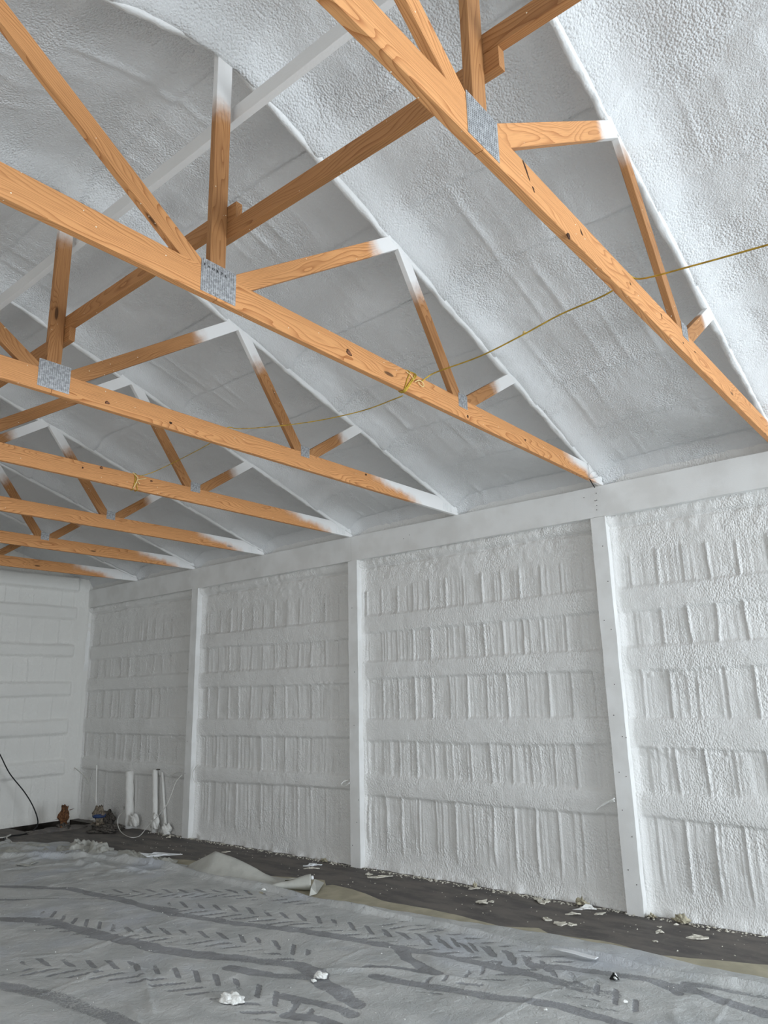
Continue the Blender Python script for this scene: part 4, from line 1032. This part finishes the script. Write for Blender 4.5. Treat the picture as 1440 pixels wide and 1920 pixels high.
# ------------------------------------------------------------------ scraps
def flake(label, px, py, L, Wd, mat, seed, curl=0.3, rot=None, cat='foam scrap', name='foam_scrap', group='torn scraps on the floor', zoff=0.0):
    q = fl(px, py); rs = random.Random(seed); n = 12; m_ = 4
    ang = rot if rot is not None else rs.uniform(0, 3.14)
    # ring outline with irregular edge, curled up at ends
    vs, fs = [], []
    for j in range(m_ + 1):
        for i in range(n):
            a = 2 * math.pi * i / n; rr_ = (j / m_) * (1 + (0.30 * math.sin(a * 3 + seed) + 0.5 * rs.uniform(-1, 1)) * (1 if j == m_ else 0.3))
            x_ = L / 2 * rr_ * math.cos(a); y_ = Wd / 2 * rr_ * math.sin(a)
            z_ = 0.004 + curl * (x_ * x_) / L * 0.2 * math.sin(seed) + 0.12 * L * curl * math.sin(a + seed * 2.3) * (j / m_) ** 2 * 0.5 + 0.06 * L * curl + curl * 0.5 * abs(y_) ** 1.0 * (0.5 + 0.5 * math.sin(a * 2 + seed)) + 0.10 * Wd * rs.random() * (j / m_)
            vs.append((x_, y_, z_))
    for j in range(m_):
        for i in range(n): fs.append((j * n + i, j * n + (i + 1) % n, (j + 1) * n + (i + 1) % n, (j + 1) * n + i))
    o = pydata(name, vs, fs, mat); sm = o.modifiers.new('thickness', 'SOLIDIFY'); sm.thickness = min(0.008, Wd * 0.15); sm.offset = 1
    o.location = (q.x, q.y, zoff); o.rotation_euler = (0, 0, ang); tag(o, label, cat, group); return o
def ppm(px, py): # metres per pixel at floor point
    q = fl(px, py); return (q - CAM).dot(FW) / FPX
VR = math.atan2(RT.y, RT.x)
def fp(label, px, py, wpx, mat, seed, hpx=None, curl=0.35, **k):
    s = ppm(px, py); return flake(label, px, py, wpx * s, (hpx or wpx * 0.5) * s * 1.6, mat, seed, curl, rot=VR + k.pop('tilt', 0.0), **k)
fp('long pale foam flake just right of the middle post base', 706, 1646, 40, M_FLAKE, 1, 8, 0.25)
fp('small upright foam flake at the left tip of the long flake', 693, 1641, 12, M_FLAKE, 2, 6, 0.9)
fp('paper-thin white flake with a folded partner left of the middle post base', 587, 1623, 24, M_PAPER, 3, 7)
fp('frayed cream flake touching the paper-thin white flake', 584, 1629, 22, M_FLAKE, 4, 6)
fp('ragged foam flake pair on the slab below the right part of the third wall panel', 904, 1694, 26, M_FLAKE, 5, 10, 0.5)
fp('tiny foam flake right of the ragged pair on the slab', 921, 1692, 12, M_FLAKE, 6, 5)
fp('crumbly foam flake left of the tan foam block by the wall', 1008, 1688, 14, M_FLAKE, 7, 9, 0.6)
fp('larger crumbly foam flake left of the tan foam block by the wall', 1019, 1693, 18, M_FLAKE, 8, 10, 0.6)
fp('thin curled strip against the wall foot above the ragged flake pair', 888, 1668, 20, M_FLAKE, 9, 5, 0.9)
fp('pointed foam flake resting alone left of the rightmost post foot', 1076, 1715, 20, M_FLAKE, 10, 9, 0.6)
fp('long white foam strip on the slab against the wall left of the rightmost post', 1102, 1705, 34, M_CHUNK, 11, 9, 0.6)
fp('short foam strip right of the long white strip by the wall', 1124, 1715, 18, M_FLAKE, 12, 7, 0.4)
fp('leftmost of three cream flakes near the cloth edge', 1025, 1725, 18, M_FLAKE, 13, 9, 0.4, tilt=-0.5)
fp('middle and roundest of three cream flakes near the cloth edge', 1050, 1733, 21, M_FLAKE, 14, 11, 0.25)
fp('rightmost of three cream flakes near the cloth edge', 1071, 1735, 16, M_FLAKE, 15, 8, 0.3)
fp('big jagged foam flake on the slab at the right side', 1311, 1760, 34, M_FLAKE, 16, 12, 0.5)
fp('small crumpled flake between rightmost post and jagged flake', 1236, 1749, 14, M_FLAKE, 17, 8, 0.6)
fp('round pale crumb on the slab below the small crumpled flake', 1229, 1766, 8, M_FLAKE, 18, 5, 0.2)
fp('thin pale sliver above the small crumpled flake', 1237, 1739, 10, M_FLAKE, 19, 4, 0.2)
fp('white flake on the slab right of the peaked cloth fold', 424, 1598, 14, M_FLAKE, 20, 5)
fp('torn white paper lying over the tan paper left of the peaked fold', 301, 1613, 50, M_PAPER, 21, 22, 0.5, cat='torn paper', name='torn_paper', zoff=0.035)
fp('curled white scrap with a pointed tail behind the crumpled cloth', 186, 1588, 20, M_FLAKE, 22, 12, 0.9, cat='torn paper', name='torn_paper')
fp('pale lump on the slab near the third post foot', 316, 1571, 7, M_FLAKE, 23, 6, 0.6)
# foam chunks on the cloth
for (px, py, w_, h_, l_) in [(438, 1883, 40, 17, 'largest white foam chunk, lying on the tread marks at bottom left'), (600, 1838, 24, 13, 'white foam chunk in the middle of the drop cloth'),
                             (588, 1845, 9, 6, 'small crumb left of the middle white foam chunk'), (1173, 1884, 8, 5, 'small white crumb below the black and white scrap'),
                             (1023, 1899, 8, 5, 'small white crumb at the bottom edge right of centre'), (494, 1672, 7, 5, 'small pale pebble of foam at the tip of the rolled cloth')]:
    q = fl(px, py); s = ppm(px, py)
    o = lump('foam_chunk', (q.x, q.y, 0.012 + h_ * s * 0.25), w_ * s * 0.5, w_ * s * 0.32, h_ * s * 0.5, M_CHUNK, None, int(px), 0.55, 4 if w_ > 20 else 3)
    o.rotation_euler = (0, 0, VR - 0.25); tag(o, l_, 'foam chunk', 'white foam chunks on the drop cloth')
# black and white scrap
q = fl(1153, 1842); s = ppm(1153, 1842); t = empty('plastic_scrap', (q.x, q.y, 0.012)); tag(t, 'small black plastic scrap with a white blob on it, on the cloth at right', 'plastic scrap')
o = lump('black_piece', (0, 0, 4 * s), 8 * s, 6 * s, 7 * s, M_INK_SHADE, t, 77, 0.5, 3); lump('white_blob', (-0.004, -0.010, 6 * s), 4 * s, 4 * s, 7 * s, M_CHUNK, t, 78, 0.4, 3)
# flat strip lying along the roll
def strip(label, pa, pb, wd, mat, z=0.02, th=0.006):
    a = fl(*pa); b_ = fl(*pb); t_ = (b_ - a); L = t_.length; n_ = Vector((-t_.y, t_.x, 0)).normalized() * wd / 2; vs = []; fs = []
    K = 12
    for i in range(K + 1):
        s = i / K; p = a + t_ * s; w2 = (0.25 + 0.75 * min(1, s * 4)); zz_ = z + 0.006 * math.sin(s * 5)
        vs += [p + n_ * w2 + Vector((0, 0, zz_)), p - n_ * w2 + Vector((0, 0, zz_ + 0.006)), p - n_ * w2 + Vector((0, 0, zz_ + 0.006 - th)), p + n_ * w2 + Vector((0, 0, zz_ - th))]
    for i in range(K):
        for j in range(4): fs.append((i * 4 + j, i * 4 + (j + 1) % 4, (i + 1) * 4 + (j + 1) % 4, (i + 1) * 4 + j))
    fs += [(3, 2, 1, 0), tuple(K * 4 + j for j in range(4))]
    o = pydata('paper_strip', vs, fs, mat); tag(o, label, 'paper strip'); return o
strip('stiff pale strip lying beside the rolled cloth margin at right', (1036, 1793), (1120, 1809), 0.06, M_PAPER, 0.045)
strip('longer pale strip on the dusty cloth at far left', (30, 1625), (58, 1626), 0.07, M_CLOTH2, 0.02)
strip('shorter pale strip beside the longer one at far left', (58, 1624), (72, 1617), 0.05, M_CLOTH2, 0.02)
strip('narrow pale strip behind the longer one at far left', (40, 1619), (62, 1619), 0.05, M_CLOTH2, 0.02)
# tan foam blocks at the wall foot
for (px, py, a, b_, c_, l_) in [(1094, 1690, 0.03, 0.055, 0.045, 'tan foam block at the wall foot left of the rightmost post'), (1278, 1722, 0.03, 0.05, 0.05, 'tan foam clump at the wall foot right of the rightmost post'),
                                (1224, 1716, 0.03, 0.03, 0.03, 'small tan foam clump beside the rightmost post foot'), (610, 1612, 0.03, 0.06, 0.03, 'tan foam clump at the wall foot left of the middle post'),
                                (892, 1662, 0.02, 0.02, 0.05, 'small tan foam spur at the wall foot in the third wall panel')]:
    q = wl(px, py, 0.02); tag(lump('tan_foam_clump', (0.012, q.y, max(0.010, q.z * 0.6)), a * 0.8, b_ * 0.8, c_ * 0.6, M_TANFOAM, None, int(px), 0.9, 4), l_, 'foam clump')

# countless crumbs: along the wall foot, on the slab and on the cloth
def crumbs(name, pts, mat, label, seed):
    rs = random.Random(seed); vs, fs = [], []
    for (x, y, z, r) in pts:
        k = len(vs); a = rs.uniform(0, 6.28); sx, sy, sz = r * rs.uniform(0.7, 1.6), r * rs.uniform(0.6, 1.1), r * rs.uniform(0.4, 0.9)
        for (u, v_, w_) in ((1, 0, 0), (-1, 0, 0), (0, 1, 0), (0, -1, 0), (0, 0, 1), (0, 0, -1)):
            u += rs.uniform(-.25, .25); v_ += rs.uniform(-.25, .25)
            X_ = sx * u; Y_ = sy * v_; vs.append((x + X_ * math.cos(a) - Y_ * math.sin(a), y + X_ * math.sin(a) + Y_ * math.cos(a), z + sz * w_))
        fs += [tuple(k + i for i in q) for q in ((0, 2, 4), (2, 1, 4), (1, 3, 4), (3, 0, 4), (2, 0, 5), (1, 2, 5), (3, 1, 5), (0, 3, 5))]
    o = pydata(name, vs, fs, mat); tag(o, label, 'debris', kind='stuff'); return o
rs = random.Random(5)
P = []
for i in range(900):
    y = rs.uniform(1.0, 9.3); P.append((0.035 - abs(rs.gauss(0, 0.035)), y, 0.004, rs.uniform(0.003, 0.012) * (1.6 if rs.random() < 0.1 else 1)))
crumbs('foam_crumbs', P, M_FLAKE, 'line of cream foam crumbs along the foot of the long wall', 1)
P = []
for i in range(170):
    y = rs.uniform(1.2, 9.0); P.append((rs.uniform(-0.68, 0.0), y, 0.003, rs.uniform(0.002, 0.008)))
crumbs('slab_crumbs', P, M_FLAKE, 'scattered cream foam crumbs on the bare dark slab', 2)
P = []
for i in range(420):
    y = rs.uniform(1.0, 8.5); x = rs.uniform(-5.5, -1.25); P.append((x, y, 0.012, rs.uniform(0.0015, 0.0055) * (2.0 if rs.random() < 0.05 else 1)))
crumbs('cloth_crumbs', P, M_CHUNK, 'tiny white foam crumbs scattered over the drop cloth', 3)
